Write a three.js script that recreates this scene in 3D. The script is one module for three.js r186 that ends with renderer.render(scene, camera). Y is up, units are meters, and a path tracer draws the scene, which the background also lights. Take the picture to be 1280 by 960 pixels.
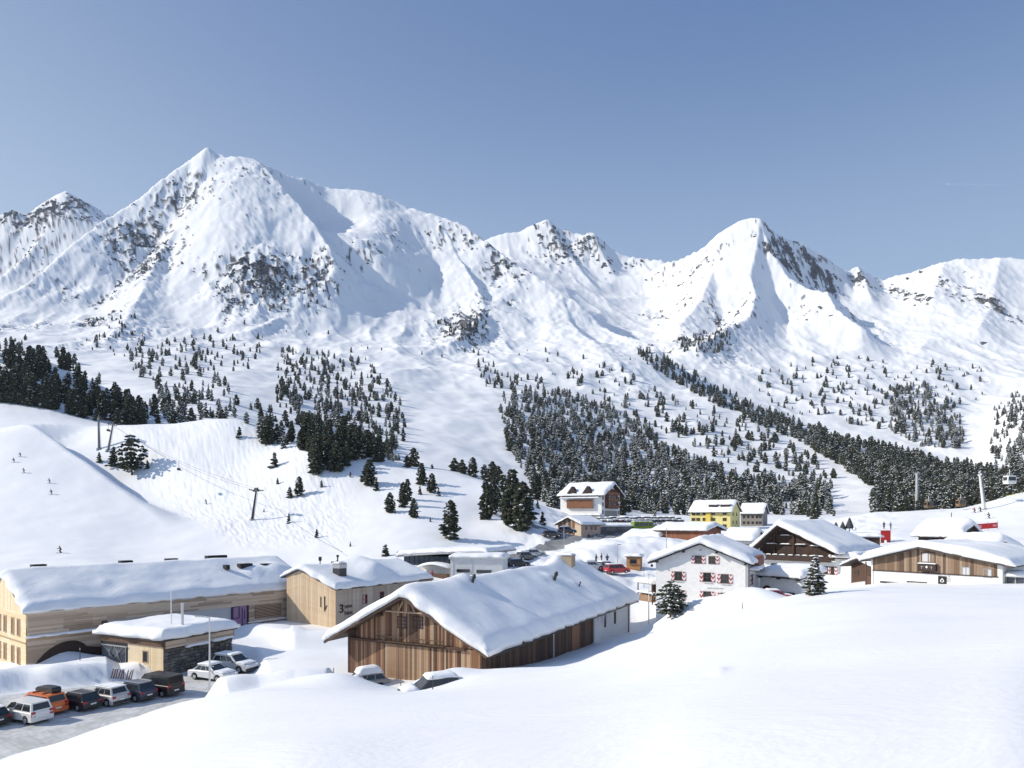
import * as THREE from 'three';
import { mergeGeometries, toCreasedNormals } from 'three/addons/utils/BufferGeometryUtils.js';
import { createNoise2D, createNoise3D } from 'simplex-noise';

// ---------- camera, sky, sun, exposure ----------
const F = 850, CX = 640, HY = 650, EYE = 16;               // focal length in photo pixels, centre column, eye-level row, eye height
const scene = new THREE.Scene();
const camera = new THREE.PerspectiveCamera(2 * Math.atan(480 / F) * 180 / Math.PI, 1280 / 960, 0.3, 9000);
camera.position.set(0, EYE, 0);
camera.setViewOffset(1280, 960, 0, 480 - HY, 1280, 960);   // level camera, lens shifted up
const renderer = new THREE.WebGLRenderer();
renderer.toneMapping = THREE.LinearToneMapping;
renderer.toneMappingExposure = 1.5;
renderer.shadowMap.enabled = true;
const sunDir = new THREE.Vector3(-0.85, 0.525, 0.05).normalize();
const sky01 = (t) => { t = Math.min(1, Math.max(0, t)); return t * t * (3 - 2 * t); };
{ // sky: clear winter air, paler near the horizon and towards the sun
  const w = 512, h = 256, data = new Float32Array(w * h * 4);
  for (let j = 0; j < h; j++) for (let i = 0; i < w; i++) {
    const el = ((j + 0.5) / h - 0.5) * Math.PI, az = ((i + 0.5) / w - 0.5) * 2 * Math.PI;
    const x = Math.cos(el) * Math.cos(az), y = Math.sin(el), z = Math.cos(el) * Math.sin(az);
    const c = Math.max(-1, Math.min(1, x * sunDir.x + y * sunDir.y + z * sunDir.z)), g = Math.acos(c);
    const up = Math.max(0, y), s = 1 - sky01((up - 0.14) / 0.52), mie = 0.36 * Math.exp(-g / 0.5) + 0.125 * Math.exp(-g / 1.1);
    const k = (j * w + i) * 4;
    data[k] = 0.022 + 0.225 * s + mie * 0.98;
    data[k + 1] = 0.086 + 0.258 * s + mie;
    data[k + 2] = 0.245 + 0.245 * s + mie * 0.92;
    data[k + 3] = 1;
  }
  const t = new THREE.DataTexture(data, w, h, THREE.RGBAFormat, THREE.FloatType);
  t.mapping = THREE.EquirectangularReflectionMapping; t.magFilter = THREE.LinearFilter; t.needsUpdate = true;
  scene.background = t; scene.environment = t;
}
const sun = new THREE.DirectionalLight(new THREE.Color().setRGB(1, 0.92, 0.79), 3.15);
sun.position.copy(sunDir).multiplyScalar(2500); sun.castShadow = true; sun.shadow.radius = 1;
Object.assign(sun.shadow.camera, { left: -1800, right: 1800, top: 1800, bottom: -1800, near: 1, far: 6000 });
sun.shadow.mapSize.set(4096, 4096);
scene.add(sun, sun.target);

scene.fog = new THREE.FogExp2(new THREE.Color().setRGB(0.80, 0.88, 1.0), 0.00005);

// ---------- helpers ----------
function rng(seed) { let a = seed >>> 0; return () => { a = (a + 0x6D2B79F5) | 0; let t = Math.imul(a ^ (a >>> 15), 1 | a); t = (t + Math.imul(t ^ (t >>> 7), 61 | t)) ^ t; return ((t ^ (t >>> 14)) >>> 0) / 4294967296; }; }
const R0 = rng(7), n2 = createNoise2D(rng(11)), n2b = createNoise2D(rng(23)), n3 = createNoise3D(rng(31));
const clamp = (x, a = 0, b = 1) => Math.min(b, Math.max(a, x)), lerp = (a, b, t) => a + (b - a) * t;
const sstep = (a, b, x) => { const t = clamp((x - a) / (b - a)); return t * t * (3 - 2 * t); };
const smax = (a, b, k) => { const h = Math.max(k - Math.abs(a - b), 0) / k; return Math.max(a, b) + h * h * k * 0.25; };
const fbm = (x, z, o = 4) => { let s = 0, a = 0.5; for (let i = 0; i < o; i++) { s += a * n2(x, z); x = x * 2.03 + 17.1; z = z * 2.03 - 9.7; a *= 0.5; } return s; };
const ridged = (x, z, o = 4) => { let s = 0, a = 0.5, w = 1; for (let i = 0; i < o; i++) { let v = 1 - Math.abs(n2b(x, z)); v = v * v * w; s += a * v; w = clamp(v * 1.6); x = x * 2.07 + 5.3; z = z * 2.07 + 3.1; a *= 0.5; } return s; };
const at = (px, py, d) => new THREE.Vector3((px - CX) / F * d, EYE + (HY - py) / F * d, -d);
const lin = (r, g, b) => new THREE.Color().setRGB(r, g, b);
const used = {};
function numbered(name) { const k = used[name] = (used[name] ?? -1) + 1; return k ? `${name}_${String(k).padStart(3, '0')}` : name; }
function tag(o, label, category, group, kind) { Object.assign(o.userData, { label }); if (category) o.userData.category = category; if (group) o.userData.group = group; if (kind) o.userData.kind = kind; return o; }
function addTop(o) { o.traverse((m) => { if (m.isMesh) { m.castShadow = m.receiveShadow = true; } }); scene.add(o); return o; }
function pchip(xs, ys) { // monotone cubic
  const n = xs.length, m = new Float64Array(n), dl = new Float64Array(n - 1);
  for (let i = 0; i < n - 1; i++) dl[i] = (ys[i + 1] - ys[i]) / (xs[i + 1] - xs[i]);
  m[0] = dl[0] ?? 0; m[n - 1] = dl[n - 2] ?? 0;
  for (let i = 1; i < n - 1; i++) { if (dl[i - 1] * dl[i] <= 0) m[i] = 0; else { const a = xs[i] - xs[i - 1], b = xs[i + 1] - xs[i]; m[i] = 3 * (a + b) / ((2 * b + a) / dl[i - 1] + (b + 2 * a) / dl[i]); } }
  return (x) => {
    if (x <= xs[0]) return ys[0]; if (x >= xs[n - 1]) return ys[n - 1];
    let lo = 0, hi = n - 1; while (hi - lo > 1) { const k = (lo + hi) >> 1; if (xs[k] <= x) lo = k; else hi = k; }
    const h = xs[hi] - xs[lo], t = (x - xs[lo]) / h, t2 = t * t, t3 = t2 * t;
    return (2 * t3 - 3 * t2 + 1) * ys[lo] + (t3 - 2 * t2 + t) * h * m[lo] + (-2 * t3 + 3 * t2) * ys[hi] + (t3 - t2) * h * m[hi];
  };
}

// ---------- terrain: one height field over the valley, from the slope at the camera to the far crests ----------
// near columns: [photo column, [[distance, height against the eye], ...]]; far columns: [photo column, [[distance, row seen at], ...]]
const NEAR = [
  [-700, [[1, -2.4], [20, -8], [35, -14], [45, -15.3], [100, -15], [130, -8], [200, 0], [290, 40], [330, 40]]],
  [-100, [[1, -2.4], [10, -5], [20, -8.2], [32, -12.3], [37, -13.5], [42, -15.4], [62, -15.6], [100, -14], [125, -10], [150, -7], [200, 4], [240, 22], [290, 40], [330, 40]]],
  [0, [[1, -2.4], [10, -4.6], [20, -7.8], [34, -12.2], [39, -13.8], [43, -15.2], [62, -15.3], [90, -14], [115, -10.5], [150, -7], [200, 4.7], [240, 22.6], [290, 40], [330, 41]]],
  [100, [[1, -2.4], [10, -4.3], [20, -7], [38, -12], [43, -14], [47, -15.1], [62, -15.1], [90, -14], [115, -10.5], [150, -7.5], [200, 4], [240, 20], [290, 39.8], [330, 41]]],
  [200, [[1, -2.4], [10, -4], [20, -6.4], [40, -11.2], [44, -12.2], [50, -14.8], [62, -14.9], [75, -14.3], [115, -11], [150, -8.8], [200, 2.4], [240, 17], [290, 39.6], [330, 41]]],
  [290, [[1, -2.3], [10, -3.8], [20, -5.9], [40, -10.3], [47, -11.8], [53, -14], [60, -14.5], [80, -14], [110, -12], [150, -8.5], [200, 2.5], [240, 18], [285, 43], [330, 42]]],
  [400, [[1, -2.3], [10, -3.6], [20, -5.7], [40, -9.9], [45, -11], [50, -12], [56, -14], [75, -14], [90, -13.5], [120, -11], [150, -7.2], [200, 5], [250, 28], [290, 30], [330, 28]]],
  [520, [[1, -2.3], [10, -3.6], [20, -5.6], [40, -10.1], [47, -12], [52, -13.5], [57, -14], [75, -14], [100, -13], [120, -9.5], [150, -5.3], [200, 7], [240, 18.5], [280, 17], [330, 14]]],
  [600, [[1, -2.3], [10, -3.55], [20, -5.5], [40, -9.5], [50, -11.5], [55, -12.4], [75, -14], [100, -13], [120, -10.5], [150, -7], [190, 2.2], [230, 13.5], [270, 12], [330, 8]]],
  [700, [[1, -2.2], [10, -3.5], [20, -5.3], [40, -9], [55, -12], [70, -14], [80, -14.6], [95, -15], [120, -10], [150, -8], [190, -4], [230, 2.7], [330, 6]]],
  [790, [[1, -2.2], [10, -3.4], [20, -5], [40, -8.2], [60, -11], [80, -13.8], [92, -15], [100, -14.5], [120, -11], [150, -8], [190, -4.5], [230, -1.4], [330, 2]]],
  [860, [[1, -2.2], [10, -3.2], [20, -4.7], [40, -7], [58, -8.9], [66, -10], [80, -12], [95, -12.2], [120, -10.5], [150, -7.5], [190, -5], [240, -2.5], [330, 2]]],
  [930, [[1, -2.1], [10, -3.1], [20, -4.4], [40, -6.3], [58, -7.7], [66, -8.8], [78, -11], [95, -11.8], [120, -10], [150, -7], [190, -5], [240, -2.8], [330, 2]]],
  [1000, [[1, -2.1], [10, -3], [20, -4.2], [40, -5.6], [60, -6.7], [68, -7.6], [80, -10.5], [95, -11], [120, -9], [150, -6], [190, -4], [240, -2], [330, 2]]],
  [1100, [[1, -2], [10, -2.9], [20, -3.9], [40, -5], [64, -6.5], [75, -7.3], [90, -8.2], [120, -5.5], [150, -3], [190, -1.1], [240, 2.8], [280, 1], [330, 2]]],
  [1200, [[1, -2], [10, -2.8], [20, -3.7], [40, -4.8], [66, -6.45], [75, -7.1], [100, -6.2], [120, -4.5], [150, -2.8], [190, 1.1], [220, 3.9], [260, 3], [330, 1]]],
  [1280, [[1, -2], [10, -2.7], [20, -3.5], [40, -4.7], [66, -6.35], [75, -6.9], [100, -5.2], [150, -1.8], [190, 4.5], [220, 9], [260, 8.5], [330, 4]]],
  [1400, [[1, -2], [20, -3.3], [66, -5], [100, -3], [150, 1], [220, 14], [330, 12]]],
  [1800, [[1, -2], [66, -3], [150, 6], [220, 20], [330, 25]]],
];
const FAR = [
  [-700, [[250, 540], [330, 530], [700, 470], [1400, 430], [2700, 430]]],
  [-300, [[250, 550], [330, 540], [420, 500], [700, 460], [1050, 430], [1400, 400], [1700, 390], [2200, 380], [2700, 370]]],
  [0, [[290, 532], [330, 540], [420, 505], [520, 488], [700, 455], [1000, 415], [1200, 400], [1400, 390], [1700, 395], [2200, 360], [2500, 330], [2700, 335]]],
  [130, [[290, 532], [330, 540], [420, 518], [520, 500], [700, 464], [1000, 425], [1200, 395], [1400, 355], [1600, 330], [1800, 335], [2200, 335], [2500, 300], [2700, 310]]],
  [260, [[285, 526], [330, 535], [420, 525], [520, 505], [700, 472], [1000, 434], [1200, 400], [1400, 345], [1600, 280], [1700, 245], [1850, 260], [2200, 300], [2700, 330]]],
  [400, [[250, 560], [330, 578], [420, 562], [520, 538], [700, 492], [900, 458], [1050, 438], [1200, 420], [1400, 400], [1600, 356], [1750, 306], [1850, 280], [2000, 290], [2700, 340]]],
  [480, [[240, 588], [330, 600], [420, 582], [520, 552], [700, 502], [900, 460], [1050, 440], [1200, 420], [1400, 385], [1600, 328], [1800, 260], [1950, 270], [2700, 340]]],
  [560, [[235, 594], [330, 610], [420, 592], [520, 564], [700, 512], [900, 472], [1050, 452], [1200, 434], [1400, 390], [1600, 342], [1750, 296], [1900, 296], [2400, 330], [2700, 340]]],
  [680, [[230, 637], [330, 634], [420, 618], [520, 590], [600, 562], [700, 530], [900, 485], [1050, 456], [1200, 436], [1350, 412], [1500, 372], [1650, 372], [2000, 348], [2300, 315], [2450, 296], [2700, 310]]],
  [800, [[230, 655], [330, 646], [420, 632], [520, 612], [600, 590], [700, 560], [900, 505], [1050, 468], [1200, 441], [1350, 452], [1600, 430], [1800, 405], [2100, 360], [2300, 335], [2450, 338], [2700, 350]]],
  [900, [[240, 660], [330, 648], [420, 638], [520, 618], [600, 595], [700, 568], [850, 525], [1000, 494], [1120, 502], [1350, 460], [1500, 440], [1700, 404], [1900, 355], [2000, 325], [2150, 335], [2700, 360]]],
  [1000, [[240, 657], [330, 647], [420, 640], [520, 622], [600, 602], [700, 572], [800, 545], [880, 531], [1000, 545], [1150, 515], [1350, 470], [1500, 442], [1700, 410], [1900, 370], [2050, 335], [2200, 345], [2700, 360]]],
  [1100, [[240, 641], [330, 645], [420, 638], [500, 622], [600, 597], [700, 572], [780, 560], [900, 572], [1050, 540], [1200, 505], [1400, 458], [1600, 424], [1800, 388], [2000, 360], [2100, 357], [2250, 365], [2700, 380]]],
  [1200, [[220, 635], [260, 640], [330, 648], [420, 635], [520, 615], [620, 598], [730, 585], [850, 592], [1000, 555], [1200, 508], [1400, 455], [1600, 410], [1800, 358], [1950, 332], [2100, 340], [2700, 370]]],
  [1280, [[220, 613], [260, 622], [330, 640], [420, 625], [520, 608], [620, 590], [720, 570], [850, 545], [1000, 520], [1200, 490], [1400, 450], [1600, 405], [1800, 352], [1900, 330], [2050, 335], [2700, 370]]],
  [1400, [[220, 596], [330, 620], [420, 600], [700, 530], [1000, 490], [1400, 440], [1800, 350], [1900, 330], [2100, 340], [2700, 380]]],
  [1800, [[220, 573], [330, 585], [700, 480], [1400, 430], [1900, 370], [2700, 390]]],
];
const table = (cols, toH) => { const fs = cols.map(([, k]) => pchip(k.map((p) => Math.log(p[0])), k.map((p) => toH(p)))), xs = cols.map((c) => c[0]); return (d) => { const l = Math.log(d); return pchip(xs, fs.map((f) => f(l))); }; };
const nearT = table(NEAR, (p) => p[1]), farT = table(FAR, (p) => (HY - p[1]) / F * p[0]);
// crests and spurs: points [column, row, distance]; fall of the ground per metre on the side to the left and right of the walk; noise share
const RIDGES = [
  // main massif: skyline from the left shoulder over the summit to the valley spur
  { p: [[-260, 470, 1000], [-60, 400, 1150], [20, 362, 1250], [90, 305, 1400], [125, 278, 1480], [150, 262, 1540], [200, 226, 1620], [240, 199, 1690], [258, 183, 1700], [271, 190, 1705], [298, 207, 1700], [318, 199, 1690], [345, 212, 1720], [380, 222, 1760], [420, 245, 1800], [470, 251, 1800], [510, 262, 1780], [545, 268, 1750], [582, 284, 1700], [610, 302, 1640], [650, 333, 1570], [700, 366, 1480], [740, 392, 1400], [790, 424, 1260], [830, 452, 1160]], l: 0.8, r: 0.62 },
  // spur from the second summit down towards the valley; steep on its far side
  { p: [[318, 198, 1690], [345, 222, 1620], [372, 252, 1550], [394, 281, 1480], [412, 309, 1420], [420, 333, 1370], [398, 367, 1300], [352, 398, 1220], [312, 424, 1120]], l: 1.0, r: 0.44 },
  { p: [[372, 268, 1550], [405, 288, 1520], [445, 300, 1500], [470, 318, 1480]], l: 0.45, r: 0.75 },
  { p: [[414, 348, 1370], [450, 352, 1400], [468, 362, 1400]], l: 0.4, r: 0.7 },
  // rocky rib below the summit
  { p: [[258, 185, 1700], [246, 232, 1610], [225, 275, 1520], [205, 310, 1430], [185, 345, 1320], [168, 385, 1180], [150, 420, 1050], [130, 448, 930]], l: 0.55, r: 0.4 },
  { p: [[300, 203, 1700], [290, 250, 1600], [300, 300, 1480], [315, 330, 1400], [330, 360, 1300], [320, 395, 1200]], l: 0.6, r: 0.42 },
  // eastern spur of the massif, with the rocky knob
  { p: [[545, 268, 1750], [560, 295, 1680], [580, 330, 1570], [596, 360, 1480], [606, 385, 1400], [600, 402, 1330], [580, 418, 1240], [560, 436, 1160]], l: 1.05, r: 0.42 },
  { p: [[606, 385, 1400], [630, 395, 1380], [650, 402, 1370]], l: 0.4, r: 0.6 },
  { p: [[470, 251, 1800], [480, 290, 1700], [490, 330, 1580]], l: 0.5, r: 0.5 },
  { p: [[700, 366, 1480], [720, 410, 1300], [760, 455, 1130], [800, 500, 950]], l: 0.4, r: 0.4 },
  // far peak at the left
  { p: [[-260, 330, 2500], [-60, 280, 2500], [0, 268, 2520], [16, 262, 2520], [36, 285, 2540], [55, 252, 2580], [68, 244, 2590], [80, 238, 2600], [98, 248, 2600], [122, 262, 2600], [170, 285, 2600], [230, 300, 2600]], l: 0.75, r: 0.75 },
  { p: [[80, 238, 2600], [72, 275, 2480], [40, 310, 2350], [0, 345, 2200]], l: 0.6, r: 0.7 },
  // rocky peak in the middle distance
  { p: [[560, 330, 2400], [600, 302, 2400], [625, 291, 2400], [650, 288, 2400], [684, 273, 2400], [700, 285, 2400], [722, 292, 2380], [742, 290, 2360], [760, 306, 2350], [778, 318, 2330], [800, 322, 2300], [830, 326, 2250]], l: 0.8, r: 0.75 },
  { p: [[684, 273, 2400], [700, 305, 2300], [722, 335, 2180], [740, 360, 2050]], l: 0.8, r: 0.6 },
  { p: [[742, 290, 2360], [752, 315, 2270], [765, 340, 2180]], l: 0.8, r: 0.6 },
  { p: [[800, 322, 2300], [812, 345, 2200], [830, 370, 2050], [850, 400, 1850]], l: 0.6, r: 0.5 },
  // white pyramid at the right
  { p: [[770, 350, 2150], [830, 328, 2120], [862, 318, 2070], [905, 302, 2010], [928, 289, 1970], [950, 274, 1950], [966, 288, 1960], [985, 299, 1970], [1005, 306, 1980], [1032, 320, 1990], [1050, 334, 2000], [1062, 338, 2010], [1072, 333, 2020], [1088, 344, 2030], [1104, 353, 2050]], l: 0.95, r: 0.95 },
  { p: [[950, 274, 1950], [946, 308, 1880], [938, 342, 1800], [945, 368, 1720], [938, 394, 1620], [905, 412, 1520], [870, 432, 1420]], l: 0.72, r: 0.5 },
  { p: [[950, 274, 1950], [964, 312, 1880], [985, 345, 1810], [1010, 360, 1760], [1034, 364, 1720]], l: 0.85, r: 0.7 },
  { p: [[1034, 364, 1720], [1045, 385, 1640], [1060, 398, 1590], [1078, 408, 1550]], l: 0.85, r: 0.45 },
  { p: [[1072, 333, 2020], [1082, 352, 1940], [1088, 372, 1850]], l: 0.9, r: 0.7 },
  { p: [[905, 300, 2010], [890, 340, 1880], [875, 375, 1750], [850, 405, 1620]], l: 0.5, r: 0.6 },
  // broad crest closing the right of the view
  { p: [[1104, 353, 2050], [1120, 345, 2000], [1150, 338, 1970], [1180, 330, 1930], [1230, 325, 1900], [1280, 326, 1860], [1400, 338, 1800], [1700, 400, 1700]], l: 0.6, r: 0.6 },
  { p: [[1180, 330, 1930], [1172, 352, 1840], [1165, 375, 1750]], l: 0.55, r: 0.5 },
  { p: [[1250, 325, 1880], [1245, 355, 1780], [1240, 385, 1680], [1225, 410, 1560]], l: 0.6, r: 0.45 },
  // forested shoulder behind the ski hill, at the left edge
  { p: [[-500, 400, 480], [-200, 405, 440], [-60, 432, 410], [0, 440, 392], [60, 452, 385], [110, 484, 372], [160, 512, 358], [215, 534, 345]], l: 0.5, r: 0.30 },
];
RIDGES.forEach((r) => { const top = r.p.length > 9 || r.p[0][2] < 600; if (!top) { r.l *= 1.3; r.r *= 1.45; } });
for (const r of RIDGES) { r.q = r.p.map(([px, py, d]) => { const h = (HY - py) / F * d; return [(px - CX) / F * d, h - farT(d)(px), d]; }); const xs = r.q.map((q) => q[0]), ds = r.q.map((q) => q[2]); r.b = [Math.min(...xs) - 420, Math.max(...xs) + 420, Math.min(...ds) - 420, Math.max(...ds) + 420]; }
let nearCrest = 1e9;
function ridgeAt(r, X, d) { // how far that crest stands above the even slope at X, d (metres)
  const b = r.b; if (X < b[0] || X > b[1] || d < b[2] || d > b[3]) return -1e9;
  let best = -1e9;
  const q = r.q;
  for (let i = 0; i < q.length - 1; i++) {
    const ax = q[i][0], ad = q[i][2], ux = q[i + 1][0] - ax, ud = q[i + 1][2] - ad, vx = X - ax, vd = d - ad, L2 = ux * ux + ud * ud;
    const t = clamp((vx * ux + vd * ud) / L2), ex = vx - ux * t, ed = vd - ud * t, dist = Math.sqrt(ex * ex + ed * ed);
    const h = lerp(q[i][1], q[i + 1][1], t) - lerp(r.r, r.l, clamp(0.5 + 0.75 * (ux * ed - ud * ex) / (Math.sqrt(L2) * (dist + 2)))) * dist;
    if (h > best) best = h; if (dist < nearCrest) nearCrest = dist;
  }
  return best;
}
// bumps on the near ground: [column, distance, radius across, radius along, height, turn]
const MOUNDS = [];
const EXTRA = [];   // functions (X, d, h) -> h, filled in before the grid is built
// rocky ground: [column, row, radius in pixels across, down, strength]
const ROCKS = [
  [225, 255, 45, 30, .8], [170, 300, 45, 40, .95], [185, 330, 34, 18, .9], [120, 400, 34, 12, .7], [150, 420, 30, 40, .55], [265, 335, 40, 16, .55], [330, 345, 60, 42, 1], [390, 345, 34, 34, .9], [300, 375, 26, 30, .8], [270, 330, 30, 20, .5], [320, 215, 26, 14, .5], [340, 235, 30, 30, .35],
  [440, 320, 28, 22, .5], [450, 310, 26, 12, .5], [495, 300, 20, 16, .5], [555, 295, 24, 14, .75], [590, 300, 18, 18, .7], [625, 325, 24, 16, .8], [650, 345, 18, 12, .7], [580, 408, 34, 24, 1.05], [600, 375, 18, 20, .55], [640, 375, 12, 10, .7], [530, 415, 12, 8, .5],
  [60, 265, 60, 30, .95], [100, 255, 26, 16, .9], [12, 270, 18, 18, .9], [40, 320, 60, 40, .6], [70, 360, 60, 20, .55], [30, 410, 50, 16, .55], [135, 375, 24, 10, .6],
  [700, 310, 34, 26, .85], [735, 310, 26, 22, .9], [680, 290, 14, 8, .3], [795, 330, 18, 14, .7], [830, 350, 22, 14, .5], [760, 330, 10, 8, .6], [870, 335, 30, 16, .45],
  [985, 325, 30, 22, 1], [1020, 335, 26, 24, 1], [1035, 350, 16, 20, .9], [1076, 350, 14, 22, 1], [1030, 320, 24, 10, .9], [960, 310, 14, 16, .8], [900, 318, 34, 12, .4], [860, 375, 20, 10, .5], [820, 398, 24, 10, .6], [880, 425, 40, 22, .8], [905, 408, 12, 22, .8], [935, 375, 16, 16, .45], [925, 395, 18, 14, .45], [1015, 390, 20, 14, .5], [1075, 405, 26, 18, .55], [1000, 385, 14, 16, .5],
  [1125, 365, 10, 22, .75], [1150, 372, 12, 14, .75], [1190, 362, 18, 20, .7], [1235, 375, 16, 26, .85], [1250, 388, 16, 12, .8], [1140, 345, 26, 8, .5], [1210, 345, 10, 12, .5], [1224, 427, 8, 4, .6], [800, 430, 12, 8, .6], [830, 440, 20, 10, .5],
];
function farHeight(X, d, base) { // relative to the eye
  let h = -1e3; nearCrest = 1e9;
  for (const r of RIDGES) { const v = ridgeAt(r, X, d); if (v > h - 6) h = h < -900 ? v : smax(h, v, 6); }
  const k = d > 600 ? 48 : 10, q = Math.max(k - Math.abs(h), 0) / k; // sharp crests, feet that run out gently
  return base + Math.max(0, h) + q * q * k * 0.25;
}
// columns and rows of the grid
const COLS = []; for (let c = -60; c <= 1340; c += 1.75) COLS.push(c);
{ let s = 3; for (let c = COLS[0] - s; c > -1500; s *= 1.09, c -= s) COLS.unshift(c); s = 3; for (let c = COLS[COLS.length - 1] + s; c < 2800; s *= 1.09, c += s) COLS.push(c); }
const ROWS = []; { let d = 1; while (d < 2700) { ROWS.push(d); d *= d < 26 ? 1.035 : d < 330 ? 1.0095 : d < 900 ? 1.0048 : d < 2050 ? 1.0036 : 1.006; } }
const NC = COLS.length, NR = ROWS.length, H = new Float32Array(NC * NR), ROCK = new Float32Array(NC * NR);
// ---------- shaped snow near the village ----------
const xd = (px, d) => [(px - CX) / F * d, d];
function polyDist(pts, X, d) { // [distance, side (+ is beyond, seen from the camera), share of the way]
  let best = 1e9, side = 1, tt = 0, len = pts.length - 1;
  for (let i = 0; i < len; i++) {
    const [ax, ad] = pts[i], ux = pts[i + 1][0] - ax, ud = pts[i + 1][1] - ad, vx = X - ax, vd = d - ad, t = clamp((vx * ux + vd * ud) / (ux * ux + ud * ud)), ex = vx - ux * t, ed = vd - ud * t, q = Math.hypot(ex, ed);
    if (q < best) { best = q; side = ux * vd - ud * vx >= 0 ? 1 : -1; tt = (i + t) / len; }
  }
  return [best, side, tt];
}
function bbox(pts, m) { const xs = pts.map((p) => p[0]), ds = pts.map((p) => p[1]); return [Math.min(...xs) - m, Math.max(...xs) + m, Math.min(...ds) - m, Math.max(...ds) + m]; }
const inBox = (b, X, d) => X > b[0] && X < b[1] && d > b[2] && d < b[3];
function berm(pts, amp, near, far, rough = 0.25) { pts = pts.map(([p, d]) => xd(p, d)); const b = bbox(pts, 3 * Math.max(near, far)); EXTRA.push((X, d, h) => { if (!inBox(b, X, d)) return h; const [q, s, t] = polyDist(pts, X, d), w = s > 0 ? far : near, e = Math.min(1, t * 12, (1 - t) * 12); return h + amp * (0.35 + 0.65 * e) * Math.exp(-Math.pow(q / w, 2.6)) * (1 + rough * n2(X / 5.5, d / 5.5)); }); }
function mound(px, d, rx, rd, amp, pw = 2) { const [x, z] = xd(px, d); EXTRA.push((X, dd, h) => { const u = (X - x) / rx, v = (dd - z) / rd, q = u * u + v * v; return q > 6 ? h : h + amp * Math.exp(-Math.pow(q, pw / 2)); }); }
function flat(pts, h0, soft, slope = 0) { pts = pts.map(([p, d]) => xd(p, d)); const b = bbox(pts, soft), n = pts.length; EXTRA.push((X, d, h) => { if (!inBox(b, X, d)) return h; let ins = false; for (let i = 0, j = n - 1; i < n; j = i++) { const [xi, yi] = pts[i], [xj, yj] = pts[j]; if ((yi > d) !== (yj > d) && X < (xj - xi) * (d - yi) / (yj - yi) + xi) ins = !ins; } const q = polyDist([...pts, pts[0]], X, d)[0], w = ins ? 1 : 1 - sstep(0, soft, q); return lerp(h, h0, w); }); }
// rough, heaped snow through the village
EXTRA.push((X, d, h, px) => { const w = sstep(96, 125, d) * (1 - sstep(205, 250, d)) * sstep(600, 680, px) * (1 - sstep(1090, 1150, px)); return w > 0 ? h + w * (fbm(X / 10, d / 10, 3) * 0.8) : h; });
// car park and the lane past the stone pavilion
const LOT = [[-260, 36], [-100, 41], [0, 43.6], [100, 47.8], [200, 51.2], [262, 55], [300, 59], [316, 63], [312, 70], [304, 74], [250, 70.5], [215, 67], [175, 64], [100, 61.5], [0, 58.5], [-120, 55], [-260, 51]];
berm([[-260, 53], [-120, 57.5], [-40, 60.2], [40, 62.4], [110, 64], [150, 65.4]], 1.9, 2.2, 4, 0.2);
mound(72, 71, 3.8, 2.2, 1.5); mound(20, 66.5, 3, 2.4, 0.5); mound(108, 68, 2.6, 2.2, 0.6);
berm([[298, 84], [330, 82], [356, 80], [390, 79], [450, 80]], 0.9, 1.8, 4, 0.2);
berm([[352, 77.4], [372, 75.6], [450, 76]], 1.5, 0.8, 2.6, 0.12);
berm([[262, 51.5], [320, 53.5], [370, 54.5], [425, 55]], 1.9, 2.2, 3.2, 0.15);
mound(425, 48.2, 3.3, 2.6, 1.0); mound(385, 51, 3, 2, 0.45);
mound(457, 57, 1.6, 1.4, 0.9);
mound(548, 50.2, 2.6, 2.0, 1.15, 2.6); mound(612, 51, 4.5, 2.0, 0.55); mound(585, 47.5, 4, 2, 0.3);
flat([[458, 51.5], [505, 50.6], [512, 56], [470, 58]], -14.05, 1.6);
// piste edge: the groomed run ends in a bank that drops to the ungroomed snow
{
  const pts = [[8, 268, 548], [30, 262, 562], [70, 245, 592], [110, 228, 622], [150, 212, 648], [185, 196, 668], [215, 178, 684]].map(([p, d]) => xd(p, d)), b = bbox(pts, 40);
  EXTRA.push((X, d, h, px) => { if (!inBox(b, X, d)) return h; const [q, s, t] = polyDist(pts, X, d), e = Math.min(1, t * 5, (1 - t) * 1.8); return s < 0 ? h + e * 3.4 * Math.exp(-q / 30) : h + e * (3.5 - 10.5 * sstep(0.3, 11, q)) * (1 - sstep(11, 32, q)); });
}
// skied-out powder on the hill: crossing tracks
EXTRA.push((X, d, h, px) => { const w = sstep(150, 175, d) * (1 - sstep(262, 285, d)) * sstep(190, 240, px + (d - 215) * 1.6) * (1 - sstep(400, 460, px)); if (w <= 0) return h; const a = n2(X / 9, d / 11) * 1.6, c = n2b(X / 12 + 4, d / 14) * 1.8; return h + w * (0.26 * (Math.abs(n2(X / 3.0 + a, d / 6.5 + c)) - 0.3) + 0.22 * (Math.abs(n2b((X + d) / 4.2 + c, (d - X) / 9)) - 0.3) + 0.20 * (Math.abs(n2((X - d * 0.8) / 4.5, (d + X) / 10 + a)) - 0.3)); });
// snow bank in the middle of the village, and heaps beside the road
mound(800, 152, 17, 12, 3.6, 2.6); mound(735, 140, 10, 6, 2.2); mound(690, 168, 12, 8, 2.4); mound(660, 176, 9, 9, 3);
mound(905, 80, 5, 3, 2.0); mound(935, 76, 4, 3, 1.6); mound(872, 84, 5.5, 2.6, 2.0); mound(955, 78, 4, 4, 1.3); mound(1010, 84, 6, 4, 1.5);
// level ground of the upper car park
flat([[750, 202], [800, 201], [862, 208], [866, 228], [770, 228], [746, 213]], -0.8, 4);
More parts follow.
